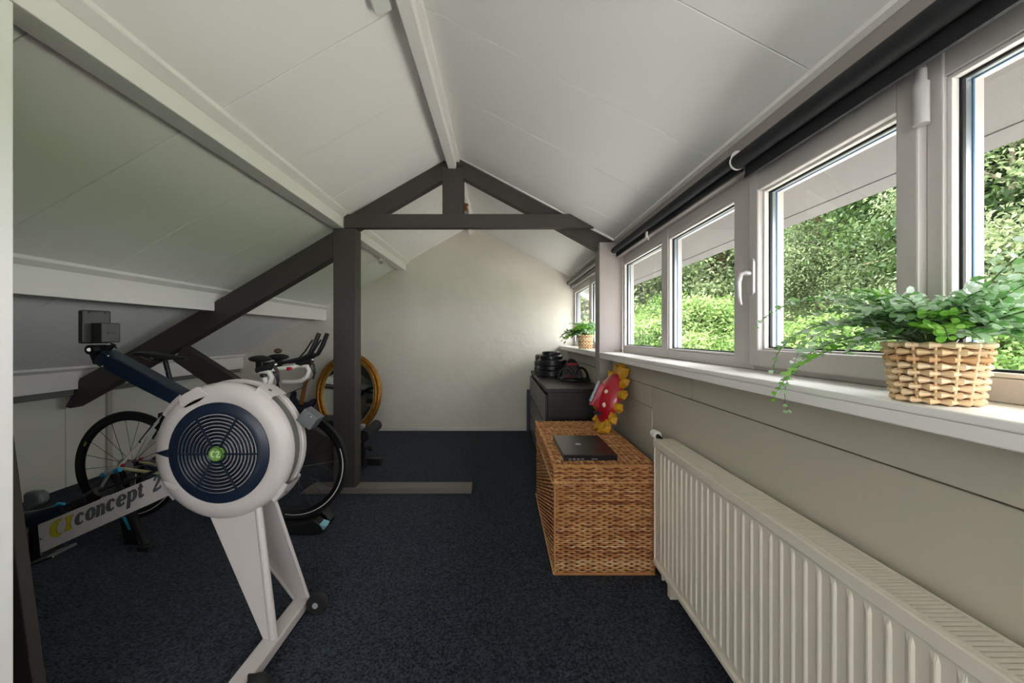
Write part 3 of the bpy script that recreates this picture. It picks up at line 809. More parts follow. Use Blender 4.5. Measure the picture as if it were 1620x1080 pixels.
def oarc(cx, cy, rx, ry, a0, a1, wf, n=18):
    return [(cx + rx * math.cos(math.radians(a0 + (a1 - a0) * i / n)), cy + ry * math.sin(math.radians(a0 + (a1 - a0) * i / n)), wf(math.radians(a0 + (a1 - a0) * i / n))) for i in range(n + 1)]
side_w = lambda a: .09 + .24 * abs(math.cos(a)) ** 1.3
left_w = lambda a: .10 + .26 * max(0, -math.cos(a)) ** 1.2
def glyph(ch):
    if ch == 'c': return [oarc(.42, .5, .30, .43, 50, 318, left_w), [(.60, .70, .18), (.62, .86, .20)]]
    if ch == 'o': return [oarc(.42, .5, .29, .44, 0, 360, side_w, 24)]
    if ch == 'e': return [oarc(.42, .5, .30, .43, 0, 322, lambda a: .10 + .26 * max(0, -math.cos(a)) ** 1.2 + (.1 if math.cos(a) > .7 else 0)), [(.26, .50, .09), (.75, .52, .09)]]
    if ch == 'n': return [[(.16, 0, .26), (.20, .95, .26)], [(.0, .05, .09), (.34, .05, .09)], [(.02, .92, .09), (.22, .92, .09)], [(.24, .72, .09), (.42, .9, .16), (.60, .84, .24), (.64, .6, .26), (.62, 0, .26)], [(.46, .05, .09), (.84, .05, .09)]]
    if ch == 'p': return [[(.14, -.42, .25), (.20, .95, .25)], [(-.02, -.4, .08), (.32, -.4, .08)], [(.02, .92, .09), (.22, .92, .09)], oarc(.44, .5, .28, .42, 130, -130, lambda a: .10 + .22 * max(0, math.cos(a)))]
    if ch == 't': return [[(.24, 1.25, .16), (.26, .9, .24), (.25, .25, .25), (.34, .08, .2), (.52, .1, .1), (.56, .25, .08)], [(.02, .88, .10), (.52, .90, .10)]]
    if ch == '2': return [[(.08, .95, .18), (.2, 1.2, .14), (.42, 1.26, .16), (.58, 1.05, .24), (.48, .75, .22), (.2, .35, .14), (.08, .12, .12)], [(.04, .12, .22), (.4, .1, .20), (.66, .16, .16), (.68, .34, .08)]]
# badge monogram
m = MB(); bs = .017
def tob(x, y, d): return Vector((RC.x + x * bs, 1.4548 - d, RC.z + y * bs))
stroke(m, [(-.15, .55, .3), (-.5, .7, .35), (-.85, .35, .45), (-.85, -.3, .42), (-.5, -.65, .3), (-.2, -.4, .2)], tob)
m.build('badge_letter', 'badge_pale', rg); m = MB()
stroke(m, [(.1, .35, .25), (.4, .7, .28), (.8, .55, .38), (.75, .1, .35), (.3, -.4, .3), (.2, -.6, .3), (.9, -.6, .35), (1.1, -.35, .2)], tob)
m.build('badge_letter', 'badge_pale', rg)

# damper lever, clamps, arm collar
MB().prism([rc(1.468) + Vector() if False else Vector((RC.x - .192, 1.466, RC.z + .016)), Vector((RC.x - .235, 1.470, RC.z + .004)), Vector((RC.x - .252, 1.474, RC.z)), Vector((RC.x - .235, 1.470, RC.z - .004)), Vector((RC.x - .192, 1.466, RC.z - .016))], (0, .014, 0)).build('damper_lever', 'rower_blue', rw, bevel=.002)
for a0, a1 in ((48, 62), (-46, -28), (128, 150), (-150, -136)):
    MB().lathe([(.262, 1.500), (.284, 1.503), (.287, 1.515), (.287, 1.594), (.282, 1.608), (.260, 1.612)], rc(0), 'y', 8, False, (math.radians(a0), math.radians(a1))).build('clamp', 'rower_white', rw, smooth=True)
    am = math.radians((a0 + a1) / 2)
    MB().tube([Vector((RC.x + .286 * math.cos(am), 1.53, RC.z + .286 * math.sin(am))), Vector((RC.x + .290 * math.cos(am), 1.53, RC.z + .290 * math.sin(am)))], .007, 10).build('bolt', 'box_grey', rw)
col = [at(283, 622, 1.468), at(300, 609, 1.468), at(318, 605, 1.468), at(312, 628, 1.468), at(293, 646, 1.468), at(284, 640, 1.468)]
MB().prism([at(282, 628, 1.474), at(284, 641, 1.474), at(293, 646, 1.474), at(316, 636, 1.474), at(330, 624, 1.474), at(310, 612, 1.474)], (0, .02, 0)).build('arm_collar', 'rower_white', rw, bevel=.003)
MB().prism([at(257, 762, 1.472), at(272, 765, 1.472), at(285, 775, 1.472), at(276, 776, 1.472), at(262, 770, 1.472)], (0, .02, 0)).build('frame_collar', 'rower_white', rw, bevel=.002)
gb = MB(); c = at(491, 661, 1.60); ca, sa = math.cos(-.65), math.sin(-.65)
gb.obox(c, Vector((ca, 0, sa)) * .036, Vector((0, .032, 0)), Vector((-sa, 0, ca)) * .030)
g_ = gb.build('sensor_box', 'box_grey', rw, bevel=.004)
MB().ball(c + Vector((.02, -.034, .012)), .004, n=8, k=6).build('screw', 'chrome', g_)
MB().bar(at(452, 640, 1.60), at(478, 678, 1.60), .02, .03, (0, 1, 0)).build('box_mount', 'rower_white', rw, bevel=.003)

# monitor arm and monitor
arm = MB().prism([at(*p, 1.51) for p in [(158, 553.7), (146.7, 575), (210, 609.5), (272, 641), (302, 655), (322, 634), (284, 622), (225, 589.5)]], (0, .065, 0)).build('monitor_arm', 'rower_blue', rw, bevel=.006)
for p in ((171, 563), (162, 579.5)):
    MB().ball(at(*p, 1.51), .0045, n=10, k=6).build('screw', 'chrome', arm, smooth=True)
MB().prism([at(*p, 1.525) for p in [(172, 545), (144, 548), (141, 562), (147, 577), (162, 556)]], (0, .035, 0)).build('pivot_bracket', 'black_plastic', rw, bevel=.003)
MB().tube([at(141, 553, 1.50), at(141, 553, 1.50) + Vector((0, .06, 0))], .019, 20).build('pivot_knob', 'black_plastic', rw, smooth=True)
MB().tube([at(141, 553, 1.497), at(141, 553, 1.50)], .007, 12).build('pivot_bolt', 'metal_grey', rw, smooth=True)
ph = math.radians(70); rx_ = Vector((math.cos(ph), math.sin(ph), 0)); nx_ = Vector((math.sin(ph), -math.cos(ph), 0)); up = Vector((0, 0, 1))
mc = at(153, 517, 1.56)
mon = MB().obox(mc - nx_ * .014, rx_ * .045, nx_ * .016, up * .068).build('monitor', 'olive_plastic', rw, bevel=.006)
bc = at(166, 526, 1.53)
bb_ = mc + nx_ * .038 + rx_ * .012 - up * .024
MB().obox(bb_, rx_ * .030, nx_ * .036, up * .040).build('battery_box', 'olive_plastic', mon, bevel=.004)
MB().obox(bb_ + nx_ * .0365 + rx_ * .001, rx_ * .012, nx_ * .001, up * .0045).build('socket', 'black_plastic', mon)
for s_ in (-.024, .026):
    MB().ball(mc + nx_ * .003 + rx_ * s_ + up * .058, .003, n=8, k=5).build('screw', 'black_plastic', mon)
MB().tube([at(175, 543, 1.55), at(181, 545, 1.55), at(184, 551, 1.55)], .003, 6).build('cable', 'black_plastic', rw, smooth=True)

# sloping frame beam with its lettering
rail = MB().prism([at(*p, 1.505) for p in [(58.8, 830.4), (63, 875.5), (260, 787), (345, 749), (345, 708), (246.7, 753)]], (0, .05, 0)).build('frame_beam', 'rower_white', rw, bevel=.003)
S0 = at(119.5, 832, 1.5046); ang = math.radians(23.6); xh = .0475
def tor(x, y, d): return Vector((S0.x + x * xh * math.cos(ang) + y * xh * .04, S0.y - d, S0.z + x * xh * math.sin(ang) + y * xh * .98))
def sh(x, y, d): return tor(x, y, d)
x = 0.
for ch in 'concept 2':
    if ch == ' ': x += .62; continue
    m = MB(); mo = MB()
    for st in glyph(ch):
        stroke(m, [(px_ + x, py_, w) for px_, py_, w in st], lambda a, b, d: tor(a, b, d + .0006))
        stroke(mo, [(px_ + x, py_, w + .07) for px_, py_, w in st], tor)
    mo.build('letter_outline', 'dark_outline', rail); m.build('letter', 'grey_print', rail)
    x += {'n': .97, 't': .80}.get(ch, .93)
m = MB(); mo = MB()
for mm, e, o_ in ((mo, .05, 0.), (m, 0., .0006)):
    f = lambda a, b, d: tor(a * 1.28 - 2.28, b - .1, d + o_)
    stroke(mm, oarc(.58, .62, .40, .62, 65, 300, lambda a: .14 + .34 * max(0, -math.cos(a)) + e, 22), f)
    stroke(mm, [(1.30, 1.25, .62 + e), (1.29, 1.05, .36 + e), (1.27, .62, .22 + e), (1.25, .2, .36 + e), (1.24, .0, .62 + e)], f)
mo.build('logo_outline', 'dark_outline', rail); m.build('logo', 'yellow_print', rail)
for p in ((66, 851), (65, 873)):
    MB().ball(at(*p, 1.504), .006 if p[1] < 860 else .004, n=10, k=6).build('screw', 'chrome', rail, smooth=True)
MB().prism([at(*p, 1.51) for p in [(44, 832), (58.6, 830.6), (62.8, 875), (68, 886), (50, 893), (44, 880)]], (0, .05, 0)).build('beam_end_cap', 'black_plastic', rw, bevel=.004)
fpz = MB().bar(at(46, 892, 1.50), at(100, 870, 1.50), .10, .012, (0, 0, 1)).build('footplate', 'box_grey', rw, bevel=.003)
MB().bar(at(48, 894.5, 1.452), at(84, 880, 1.452), .004, .006, (0, 0, 1)).build('footplate_edge', 'chrome', rw)
MB().prism([at(*p, 1.50) for p in [(34, 780), (54, 779), (62, 783), (63, 797), (34, 812)]], (0, .04, 0)).build('seat', 'box_grey', rw, bevel=.012, bevel_seg=3)
MB().tube([at(34, 822, 1.54), at(60, 819, 1.54), at(80, 812, 1.54), at(104, 802, 1.54)], [.032, .032, .028, .022], 14).build('foot_stretcher', 'rower_blue', rw, smooth=True)
MB().tube([at(103, 803, 1.545), at(140, 789, 1.545)], .017, 12).build('slide_roller', 'black_rubber', rw, smooth=True)
MB().tube([at(84, 803, 1.53), at(92, 796, 1.53), at(102, 797, 1.53)], .005, 8).build('foot_strap', 'cyan', rw, smooth=True)
MB().tube([at(137, 789, 1.56), at(150, 783, 1.56), at(158, 777, 1.56)], [.022, .026, .022], 12).build('chain_guide', 'black_plastic', rw, smooth=True)
MB().tube([at(158, 776, 1.545), at(245, 745, 1.56)], .006, 8).build('pull_cord', 'black_rubber', rw, smooth=True)
MB().bar(Vector((-1.86, 1.535, .375)), Vector((-2.72, 1.535, .345)), .05, .075).build('rear_rail', 'box_grey', rw, bevel=.004)
MB().bar(Vector((-2.66, 1.535, .32)), Vector((-2.72, 1.535, .03)), .05, .04, (0, 1, 0)).build('rear_leg', 'rower_white', rw, bevel=.004)
MB().box(-2.76, -2.68, 1.36, 1.71, 0, .03).build('rear_foot', 'rower_white', rw, bevel=.006)

# front legs, foot bar, wheels
MB().add([at(322, 795, 1.500), at(412, 795, 1.500), at(438, 1012, 1.435), at(416, 1012, 1.435),
          at(322, 795, 1.500) + Vector((0, .012, 0)), at(412, 795, 1.500) + Vector((0, .012, 0)), at(438, 1012, 1.435) + Vector((0, .012, 0)), at(416, 1012, 1.435) + Vector((0, .012, 0))],
         [(0, 1, 2, 3), (7, 6, 5, 4), (0, 4, 5, 1), (1, 5, 6, 2), (2, 6, 7, 3), (3, 7, 4, 0)]).build('leg', 'rower_white', rw, bevel=.003)
MB().tube([at(408, 795, 1.505), at(432.5, 1013, 1.44)], .0135, 12).build('leg_edge', 'rower_white', rw, smooth=True)
P = [at(376, 760, 1.575), at(428, 770, 1.575), at(488, 947, 1.66), at(466, 948, 1.66), at(424, 893, 1.62), at(398, 830, 1.59)]
MB().prism(P, (0, .010, 0)).build('leg', 'rower_white', rw, bevel=.002)
MB().tube([P[1], P[2]], .008, 10).build('leg_edge', 'rower_white', rw, smooth=True)
MB().tube([P[4], P[3]], .006, 8).build('leg_edge', 'rower_white', rw, smooth=True)
fb = MB().box(-.905, -.840, 1.17, 1.672, .012, .052).build('foot_bar', 'rower_white', rw, bevel=.006)
for y in (1.20, 1.60):
    MB().box(-.90, -.845, y, y + .05, 0, .012).build('rubber_pad', 'black_rubber', fb)
for y in (1.225, 1.625):
    w_ = MB().lathe([(.012, 0), (.038, 0), (.042, .006), (.042, .032), (.038, .038), (.012, .038)], (-.795, y, .044), 'y', 28).build('wheel', 'black_rubber', rw, smooth=True)
    MB().lathe([(.0, -.003), (.012, -.003), (.013, .041), (0, .041)], (-.795, y, .044), 'y', 16, False).build('hub', 'metal_grey', w_, smooth=True)
    MB().box(-.845, -.795, y + .039, y + .047, .02, .07).build('wheel_mount', 'black_plastic', rw, bevel=.002)

# ------------------------------------------------------------------ road bicycle
YK = 2.364
bk = thing('road_bicycle', (-1.8, YK, .06), 'white road bicycle with drop handlebars and aero bars mounted on a trainer', 'bicycle')
A = Vector((-2.313, YK, .396)); B = Vector((-1.285, YK, .396)); BBk = Vector((-1.905, YK, .33)); SC = Vector((-2.028, YK, .80))
HT = Vector((-1.475, YK, .93)); HB = Vector((-1.440, YK, .80))
def spoke_mesh(L):
    me = MB().tube([(0, 0, 0), (0, 0, L)], .0011, 4); return me
for c, nm in ((A, 'rear'), (B, 'front')):
    ty = MB().tube([c + Vector((.3235 * math.cos(a), 0, .3235 * math.sin(a))) for a in [2 * PI * i / 64 for i in range(64)]], .0125, 8, True).build('wheel', 'black_rubber', bk, smooth='all', origin=c)
    MB().lathe([(.312, -.009), (.296, -.011), (.278, -.003), (.278, .003), (.296, .011), (.312, .009)], c, 'y', 64, False).build('rim', 'black_plastic', ty, smooth=True)
    MB().lathe([(.304, -.0125), (.309, -.0115)], c, 'y', 64, False, (math.radians(-100), math.radians(20))).build('rim_decal', 'tape_white', ty)
    MB().lathe([(.289, -.0125), (.300, -.0125)], c, 'y', 3, False, (math.radians(150), math.radians(156))).build('rim_decal', 'yellow_print', ty)
    MB().lathe([(.012, -.05), (.024, -.035), (.014, -.03), (.014, .03), (.024, .035), (.012, .05)], c, 'y', 18).build('hub', 'black_plastic', ty, smooth=True)
    n = 20; me = None
    for i in range(n):
        a = 2 * PI * (i + .3) / n; s_ = 1 if i % 2 else -1
        p0 = c + Vector((.02 * math.cos(a + .5 * s_), s_ * .032, .02 * math.sin(a + .5 * s_))); p1 = c + Vector((.28 * math.cos(a), 0, .28 * math.sin(a)))
        MB().tube([p0, p1], .0017, 4).build('spoke', 'chrome' if i % 5 == 0 else 'black_plastic', ty)
fr = MB().tube([BBk, SC + Vector((-.012, 0, .05))], .016, 12).tube([SC + Vector((0, 0, -.01)), HT - Vector((0, 0, .03))], .016, 12).tube([BBk, HB], .021, 12).tube([HT + Vector((-.004, 0, .015)), HB - Vector((-.003, 0, .015))], .020, 12)
frm = fr.build('frame', 'bike_white', bk, smooth=True)
for s_ in (-1, 1):
    MB().tube([SC + Vector((0, s_ * .018, -.02)), A + Vector((.0, s_ * .062, .01))], .009, 8).build('seat_stay', 'bike_white', frm, smooth=True)
    MB().tube([BBk + Vector((-.02, s_ * .03, 0)), A + Vector((.0, s_ * .062, 0))], .010, 8).build('chain_stay', 'bike_yellow', frm, smooth=True)
    MB().tube([HB + Vector((0, s_ * .028, 0)), HB + Vector((.03, s_ * .045, -.12)), B + Vector((-.02, s_ * .052, .06)), B + Vector((0, s_ * .052, 0))], [.014, .014, .009, .008], 8).build('fork_blade', 'bike_white', bk, smooth=True)
    q = SC.lerp(A, .35) + Vector((0, s_ * .033, 0)); q2 = SC.lerp(A, .62) + Vector((0, s_ * .045, 0))
    MB().tube([q, q2], .0098, 8).build('stay_decal', 'black_plastic', frm, smooth=True)
    q = SC.lerp(A, .93) + Vector((0, s_ * .058, 0)); q2 = SC.lerp(A, .97) + Vector((0, s_ * .06, 0))
    MB().tube([q, q2], .0102, 8).build('stay_decal', 'red', frm, smooth=True)
MB().tube([SC + Vector((-.012, 0, .04)), Vector((-2.092, YK, 1.05))], .0135, 12).build('seat_post', 'black_plastic', bk, smooth=True)
MB().tube([Vector((-2.075, YK, .965)), Vector((-2.078, YK, .985))], .0142, 12).build('seat_post_band', 'chrome', bk, smooth=True)
# saddle outline swept from tail to nose
sd = []
for i in range(13):
    t = i / 12; x = -2.245 + .29 * t; w = .072 * (1 - t) ** .75 * (1 if t > .08 else .75) + .016; zt_ = 1.092 + .012 * math.cos(t * PI) - .010 * t
    sd.append([(x, YK - w, zt_ - .022), (x, YK - w * .8, zt_ - .004), (x, YK, zt_), (x, YK + w * .8, zt_ - .004), (x, YK + w, zt_ - .022), (x, YK, zt_ - .028)])
m = MB(); m.add([p for r in sd for p in r], [(i * 6 + k, i * 6 + (k + 1) % 6, i * 6 + 6 + (k + 1) % 6, i * 6 + 6 + k) for i in range(12) for k in range(6)] + [tuple(range(5, -1, -1)), tuple(72 + k for k in range(6))])
sdl = m.build('saddle', 'black_plastic', bk, smooth=True)
for s_ in (-1, 1): MB().tube([(-2.22, YK + s_ * .025, 1.075), (-2.17, YK + s_ * .022, 1.052), (-2.05, YK + s_ * .022, 1.052), (-1.99, YK + s_ * .012, 1.072)], .0035, 6).build('saddle_rail', 'chrome', sdl, smooth=True)
MB().tube([HT + Vector((0, 0, .01)), HT + Vector((-.006, 0, .045))], .020, 12).tube([HT + Vector((-.004, 0, .035)), Vector((-1.395, YK, .985))], .016, 10).build('stem', 'black_plastic', bk, smooth=True)
hb = MB().tube([(-1.395, YK - .19, .992), (-1.395, YK + .19, .992)], .0135, 10).build('handlebar', 'tape_white', bk, smooth=True)
for s_ in (-1, 1):
    y = YK + s_ * .21
    pts = [(-1.395, YK + s_ * .17, .992), (-1.388, YK + s_ * .20, .994), (-1.355, y, 1.0), (-1.315, y, .995), (-1.300, y, .965), (-1.312, y, .925), (-1.35, y, .895), (-1.41, y, .885), (-1.475, y, .887)]
    dp = MB().tube(pts, .0155, 10).build('bar_drop', 'tape_white', hb, smooth=True)
    MB().tube([(-1.385, y, 1.004), (-1.345, y, 1.012), (-1.315, y, 1.022), (-1.285, y, 1.045)], [.017, .020, .021, .014], 10).build('brake_hood', 'black_rubber', hb, smooth=True)
    MB().tube([(-1.290, y, 1.030), (-1.268, y, 1.0), (-1.262, y, .95), (-1.272, y, .905)], [.010, .009, .008, .005], 8).build('brake_lever', 'black_plastic', hb, smooth=True)
    MB().ball((-1.278, y, 1.036), .012, n=10, k=8).build('lever_cap', 'chrome', hb, smooth=True)
    # aero bar extensions and pads
    ya = YK + s_ * .055
    MB().tube([(-1.44, ya, 1.028), (-1.33, ya, 1.035), (-1.20, ya, 1.065), (-1.165, ya, 1.085), (-1.135, ya, 1.14), (-1.105, ya, 1.215)], [.011, .011, .0115, .013, .014, .013], 10).build('aero_extension', 'black_plastic', hb, smooth=True)
    MB().tube([(-1.24, ya + .02, 1.06), (-1.20, ya + .02, 1.105), (-1.155, ya + .02, 1.175)], .005, 6).build('shift_lever', 'black_plastic', hb, smooth=True)
    m = MB().ball((-1.44, YK + s_ * .095, 1.062), .066, .044, .021, 16, 8); m.build('arm_pad', 'black_rubber', hb, smooth=True)
    MB().box(-1.46, -1.42, YK + s_ * .095 - .012, YK + s_ * .095 + .012, 1.0, 1.065).build('pad_riser', 'black_plastic', hb, bevel=.003)
    MB().tube([(-1.29, y, 1.0), (-1.27, y + .01, .93), (-1.30, YK + s_ * .12, .86), (-1.38, YK + s_ * .04, .82), (-1.43, YK, .80)], .0028, 6).build('cable', 'black_plastic', hb, smooth=True)
MB().ball((-1.40, YK + .02, 1.105), .024, .02, .016, 12, 8).build('rear_light', 'rosewood', hb, smooth=True)
MB().box(-1.33, -1.305, YK - .012, YK + .012, .985, 1.005).build('red_clip', 'red', hb, bevel=.003)
# drivetrain
cr = MB().lathe([(.070, -.004), (.100, -.004), (.102, 0), (.100, .004), (.070, .004), (.070, -.004)], BBk + Vector((0, -.05, 0)), 'y', 48, False).build('chainring', 'black_plastic', bk, smooth=True)
for k in range(5):
    a = 2 * PI * k / 5; MB().bar(BBk + Vector((0, -.052, 0)), BBk + Vector((.085 * math.cos(a), -.052, .085 * math.sin(a))), .014, .006, (0, 1, 0)).build('chainring_arm', 'metal_grey', cr)
MB().lathe([(.012, -.075), (.022, -.06), (.022, .06), (.012, .075)], BBk, 'y', 16).build('bottom_bracket', 'metal_grey', bk, smooth=True)
for s_, a in ((-1, math.radians(195)), (1, math.radians(15))):
    e = BBk + Vector((.17 * math.cos(a), s_ * .07, .17 * math.sin(a)))
    MB().bar(BBk + Vector((0, s_ * .07, 0)), e, .022, .012, (0, 1, 0)).build('crank_arm', 'black_plastic', bk, bevel=.004)
    MB().bar(e + Vector((-.035, s_ * .045, 0)), e + Vector((.035, s_ * .045, 0)), .06, .018).build('pedal', 'cyan' if s_ < 0 else 'black_plastic', bk, bevel=.005)
for k in range(6):
    r = .05 - k * .005; y = -.026 - k * .004
    MB().lathe([(.018, y), (r, y), (r, y - .002), (.018, y - .002)], A, 'y', 28, False).build('sprocket', 'metal_grey', bk)
MB().tube([A + Vector((0, -.05, .045)), BBk + Vector((0, -.05, .1))], .004, 5).tube([A + Vector((.03, -.05, -.1)), BBk + Vector((0, -.05, -.1))], .004, 5).build('chain', 'blind_grey', bk)
MB().bar(A + Vector((.005, -.055, -.015)), A + Vector((.03, -.055, -.105)), .012, .02, (0, 1, 0)).ball(A + Vector((.012, -.052, -.045)), .022, .006, .022, 14, 8).ball(A + Vector((.034, -.052, -.1)), .022, .006, .022, 14, 8).build('rear_derailleur', 'black_plastic', bk, smooth=True)
for c in (Vector((-2.08, YK, .70)), Vector((-1.41, YK, .745))):
    MB().box(c.x - .03, c.x + .02, YK - .035, YK + .035, c.z - .03, c.z + .025).build('brake_caliper', 'black_plastic', bk, bevel=.008)

# indoor trainer under the rear wheel, riser block under the front wheel
tn = thing('bike_trainer', (-2.3, YK, 0), 'blue and black indoor trainer stand clamping the rear wheel of the bicycle', 'bike trainer')
for s_ in (-1, 1):
    y1 = YK + s_ * .10; y2 = YK + s_ * .24
    MB().tube([A + Vector((-.01, s_ * .10, -.005)), (-2.02, y2 - s_ * .02, .05), (-1.985, y2, .02)], [.014, .018, .022], 10).build('leg', 'trainer_blue' if s_ > 0 else 'black_plastic', tn, smooth=True)
    MB().tube([A + Vector((-.01, s_ * .10, -.005)), (-2.50, y2 - s_ * .02, .05), (-2.53, y2, .02)], [.014, .018, .022], 10).build('leg', 'black_plastic', tn, smooth=True)
    MB().tube([A + Vector((0, s_ * .066, 0)), A + Vector((0, s_ * .14, 0))], .014, 12).build('axle_clamp', 'metal_grey', tn, smooth=True)
    for x in (-1.985, -2.53):
        MB().box(x - .035, x + .035, y2 - .02, y2 + .02, 0, .03).build('foot', 'black_rubber', tn, bevel=.006)
MB().tube([at(163, 751, 2.22), at(188, 743, 2.22)], .013, 10).build('clamp_lever', 'metal_grey', tn, smooth=True)
MB().tube([at(162, 751.5, 2.22), at(169, 749, 2.22)], .0150, 10).build('lever_grip', 'cyan', tn, smooth=True)
MB().tube([at(182, 745, 2.22), at(190, 742, 2.22)], .0150, 10).build('lever_grip', 'cyan', tn, smooth=True)
MB().bar(at(172, 750, 2.23), at(155, 778, 2.23), .012, .018, (0, 1, 0)).build('clamp_strut', 'metal_grey', tn, bevel=.003)
MB().prism([at(*p, 2.18) for p in [(186, 812), (204, 812), (222, 864), (196, 862)]], (0, .05, 0)).build('front_foot', 'black_plastic', tn, bevel=.005)
MB().prism([at(*p, 2.175) for p in [(193, 818), (198, 818), (206, 838), (203, 838)]], (0, .006, 0)).build('foot_stripe', 'cyan', tn)
MB().lathe([(.0, -.03), (.045, -.03), (.045, .03), (0, .03)], (-2.47, YK, .15), 'y', 24, False).build('resistance_roller', 'metal_grey', tn, smooth=True)
MB().bar((-2.50, YK - .22, .10), (-2.50, YK + .22, .10), .03, .03).bar((-2.50, YK, .10), (-2.47, YK, .15), .03, .03, (0, 1, 0)).build('cross_bar', 'black_plastic', tn, bevel=.004)

rb = thing('wheel_riser', (B.x, YK, 0), 'black curved riser block with pale cyan tab under the front bicycle wheel', 'riser block')
pr = []
for i in range(17):
    t = -1 + 2 * i / 16; pr.append((B.x + .215 * t, .060 + .060 * abs(t) ** 2.2 if abs(t) < .8 else .060 + .060 * .8 ** 2.2 - (abs(t) - .8) * .28))
bot = [(B.x + .215, .012), (B.x + .15, 0), (B.x - .15, 0), (B.x - .215, .012)]
mid = MB().prism_xz([(x, z - .010 if i in (0,) else z) for i, (x, z) in enumerate(pr)] + bot, YK - .085, YK - .02).build('cheek', 'black_plastic', rb, bevel=.006)
MB().prism_xz(pr + bot, YK + .02, YK + .085).build('cheek', 'black_plastic', rb, bevel=.006)
MB().box(B.x - .20, B.x + .20, YK - .02, YK + .02, .004, .045).build('wheel_bed', 'black_rubber', rb, bevel=.004)
MB().obox((B.x + .19, YK - .05, .055), (.035, 0, -.012), (0, .033, 0), (.004, 0, .012)).build('tab', 'pale_cyan', rb, bevel=.003)

# ------------------------------------------------------------------ electric guitar against the far wall
gt = thing('electric_guitar', (-2.44, 4.60, 0), 'dark blue electric guitar with wooden neck leaning on the far wall', 'guitar')
def gp(lx, lz, d=0.):      # local: lx sideways, lz along the neck from the body's bottom, d out of the front
    ax = Vector((.135, .135, .98)).normalized(); sx = Vector((.99, 0, -.136)); fw = sx.cross(ax).normalized() * (1)
    return Vector((-2.475, 4.585, .065)) + sx * lx + ax * lz + fw * d
body = [(-.06, .0), (-.13, .03), (-.165, .10), (-.155, .18), (-.125, .235), (-.135, .30), (-.160, .37), (-.150, .43), (-.115, .455), (-.095, .43), (-.088, .37), (-.045, .335), (.045, .335), (.075, .345), (.105, .375), (.140, .395), (.165, .375), (.150, .315), (.120, .25), (.130, .19), (.160, .11), (.135, .03), (.06, .0)]
bo = MB().prism([gp(x, z, .0) for x, z in body], gp(0, 0, -.04) - gp(0, 0, 0)).build('body', 'guitar_blue', gt, bevel=.006)
nk = MB().prism([gp(-.028, .30, .012), gp(.028, .30, .012), gp(.021, .78, .012), gp(-.021, .78, .012)], gp(0, 0, -.022) - gp(0, 0, 0)).build('neck', 'maple', gt, bevel=.003)
for k in range(14):
    z_ = .78 - .44 * (1 - .93 ** k) / (1 - .93 ** 14)
    MB().bar(gp(-.0225, z_, .0125), gp(.0225, z_, .0125), .002, .002, (0, 1, 0)).build('fret', 'chrome', nk)
MB().prism([gp(-.022, .78, .008), gp(.022, .78, .008), (gp(.045, .84, .008)), gp(.035, .95, .008), gp(-.02, .95, .008), gp(-.03, .83, .008)], gp(0, 0, -.015) - gp(0, 0, 0)).build('headstock', 'rosewood', gt, bevel=.003)
MB().prism([gp(-.035, .10, .002), gp(.035, .10, .002), gp(.035, .13, .002), gp(-.035, .13, .002)], gp(0, 0, .008) - gp(0, 0, 0)).build('bridge', 'chrome', gt)
for z_ in (.16, .22, .28):
    MB().prism([gp(-.036, z_, .001), gp(.036, z_, .001), gp(.036, z_ + .02, .001), gp(-.036, z_ + .02, .001)], gp(0, 0, .007) - gp(0, 0, 0)).build('pickup', 'black_plastic', gt)
MB().tube([gp(-.10, .02, -.08), gp(0, .03, .05), gp(.10, .02, -.08)], .01, 8).tube([gp(0, .03, .05), Vector((-2.46, 4.40, .012))], .01, 8).tube([gp(-.10, .02, -.08), Vector((-2.58, 4.70, .012))], .01, 8).tube([gp(.10, .02, -.08), Vector((-2.32, 4.70, .012))], .01, 8).build('stand', 'black_plastic', gt, smooth=True)

# ------------------------------------------------------------------ oval mirror
mr = thing('oval_mirror', (-1.86, 4.70, 0), 'large oval mirror in a carved gold frame leaning against the far wall', 'mirror')
mcx, mcz, ra, rbv = -1.872, .492, .402, .49
tilt = .10
def mp(lx, lz, d):       # d out of the face towards the room
    return Vector((mcx + lx, 4.685 + (lz) * tilt - d, mcz + lz))
def oring(prof, nm, m_, parent, n=72):
    V = []; Fc = []; k = len(prof)
    for j in range(n):
        a = 2 * PI * j / n
        for off, d in prof: V.append(mp((ra + off) * math.cos(a), (rbv + off) * math.sin(a), d))
    for j in range(n):
        for i in range(k): Fc.append((j * k + i, j * k + (i + 1) % k, ((j + 1) % n) * k + (i + 1) % k, ((j + 1) % n) * k + i))
    return MB().add(V, Fc).build(nm, m_, parent, smooth=True)
frm_ = oring([(0, 0), (0, .018), (-.012, .032), (-.03, .036), (-.042, .026), (-.052, .026), (-.066, .036), (-.080, .030), (-.086, .014), (-.086, 0)], 'frame', 'gold', mr)
oring([(-.080, .004), (-.080, .018), (-.096, .014), (-.096, .004)], 'inner_liner', 'gold_inner', mr)
for j in range(72):
    a = 2 * PI * j / 72; p = mp((ra - .047) * math.cos(a), (rbv - .047) * math.sin(a), .027)
    if j == 0: bead0 = MB().ball(p, .009, n=8, k=6).build('bead', 'gold', frm_, smooth=True)
    else:
        o = bead0.copy(); C.objects.link(o); place(o, p, frm_)
V = [mp((ra - .088) * math.cos(2 * PI * j / 72), (rbv - .088) * math.sin(2 * PI * j / 72), .010) for j in range(72)]
MB().prism(V, (0, .006, 0)).build('glass', 'mirror', mr)
MB().prism([mp((ra - .01) * math.cos(2 * PI * j / 48), (rbv - .01) * math.sin(2 * PI * j / 48), -.002) for j in range(48)], (0, .010, 0)).build('backing', 'wicker_core', mr)

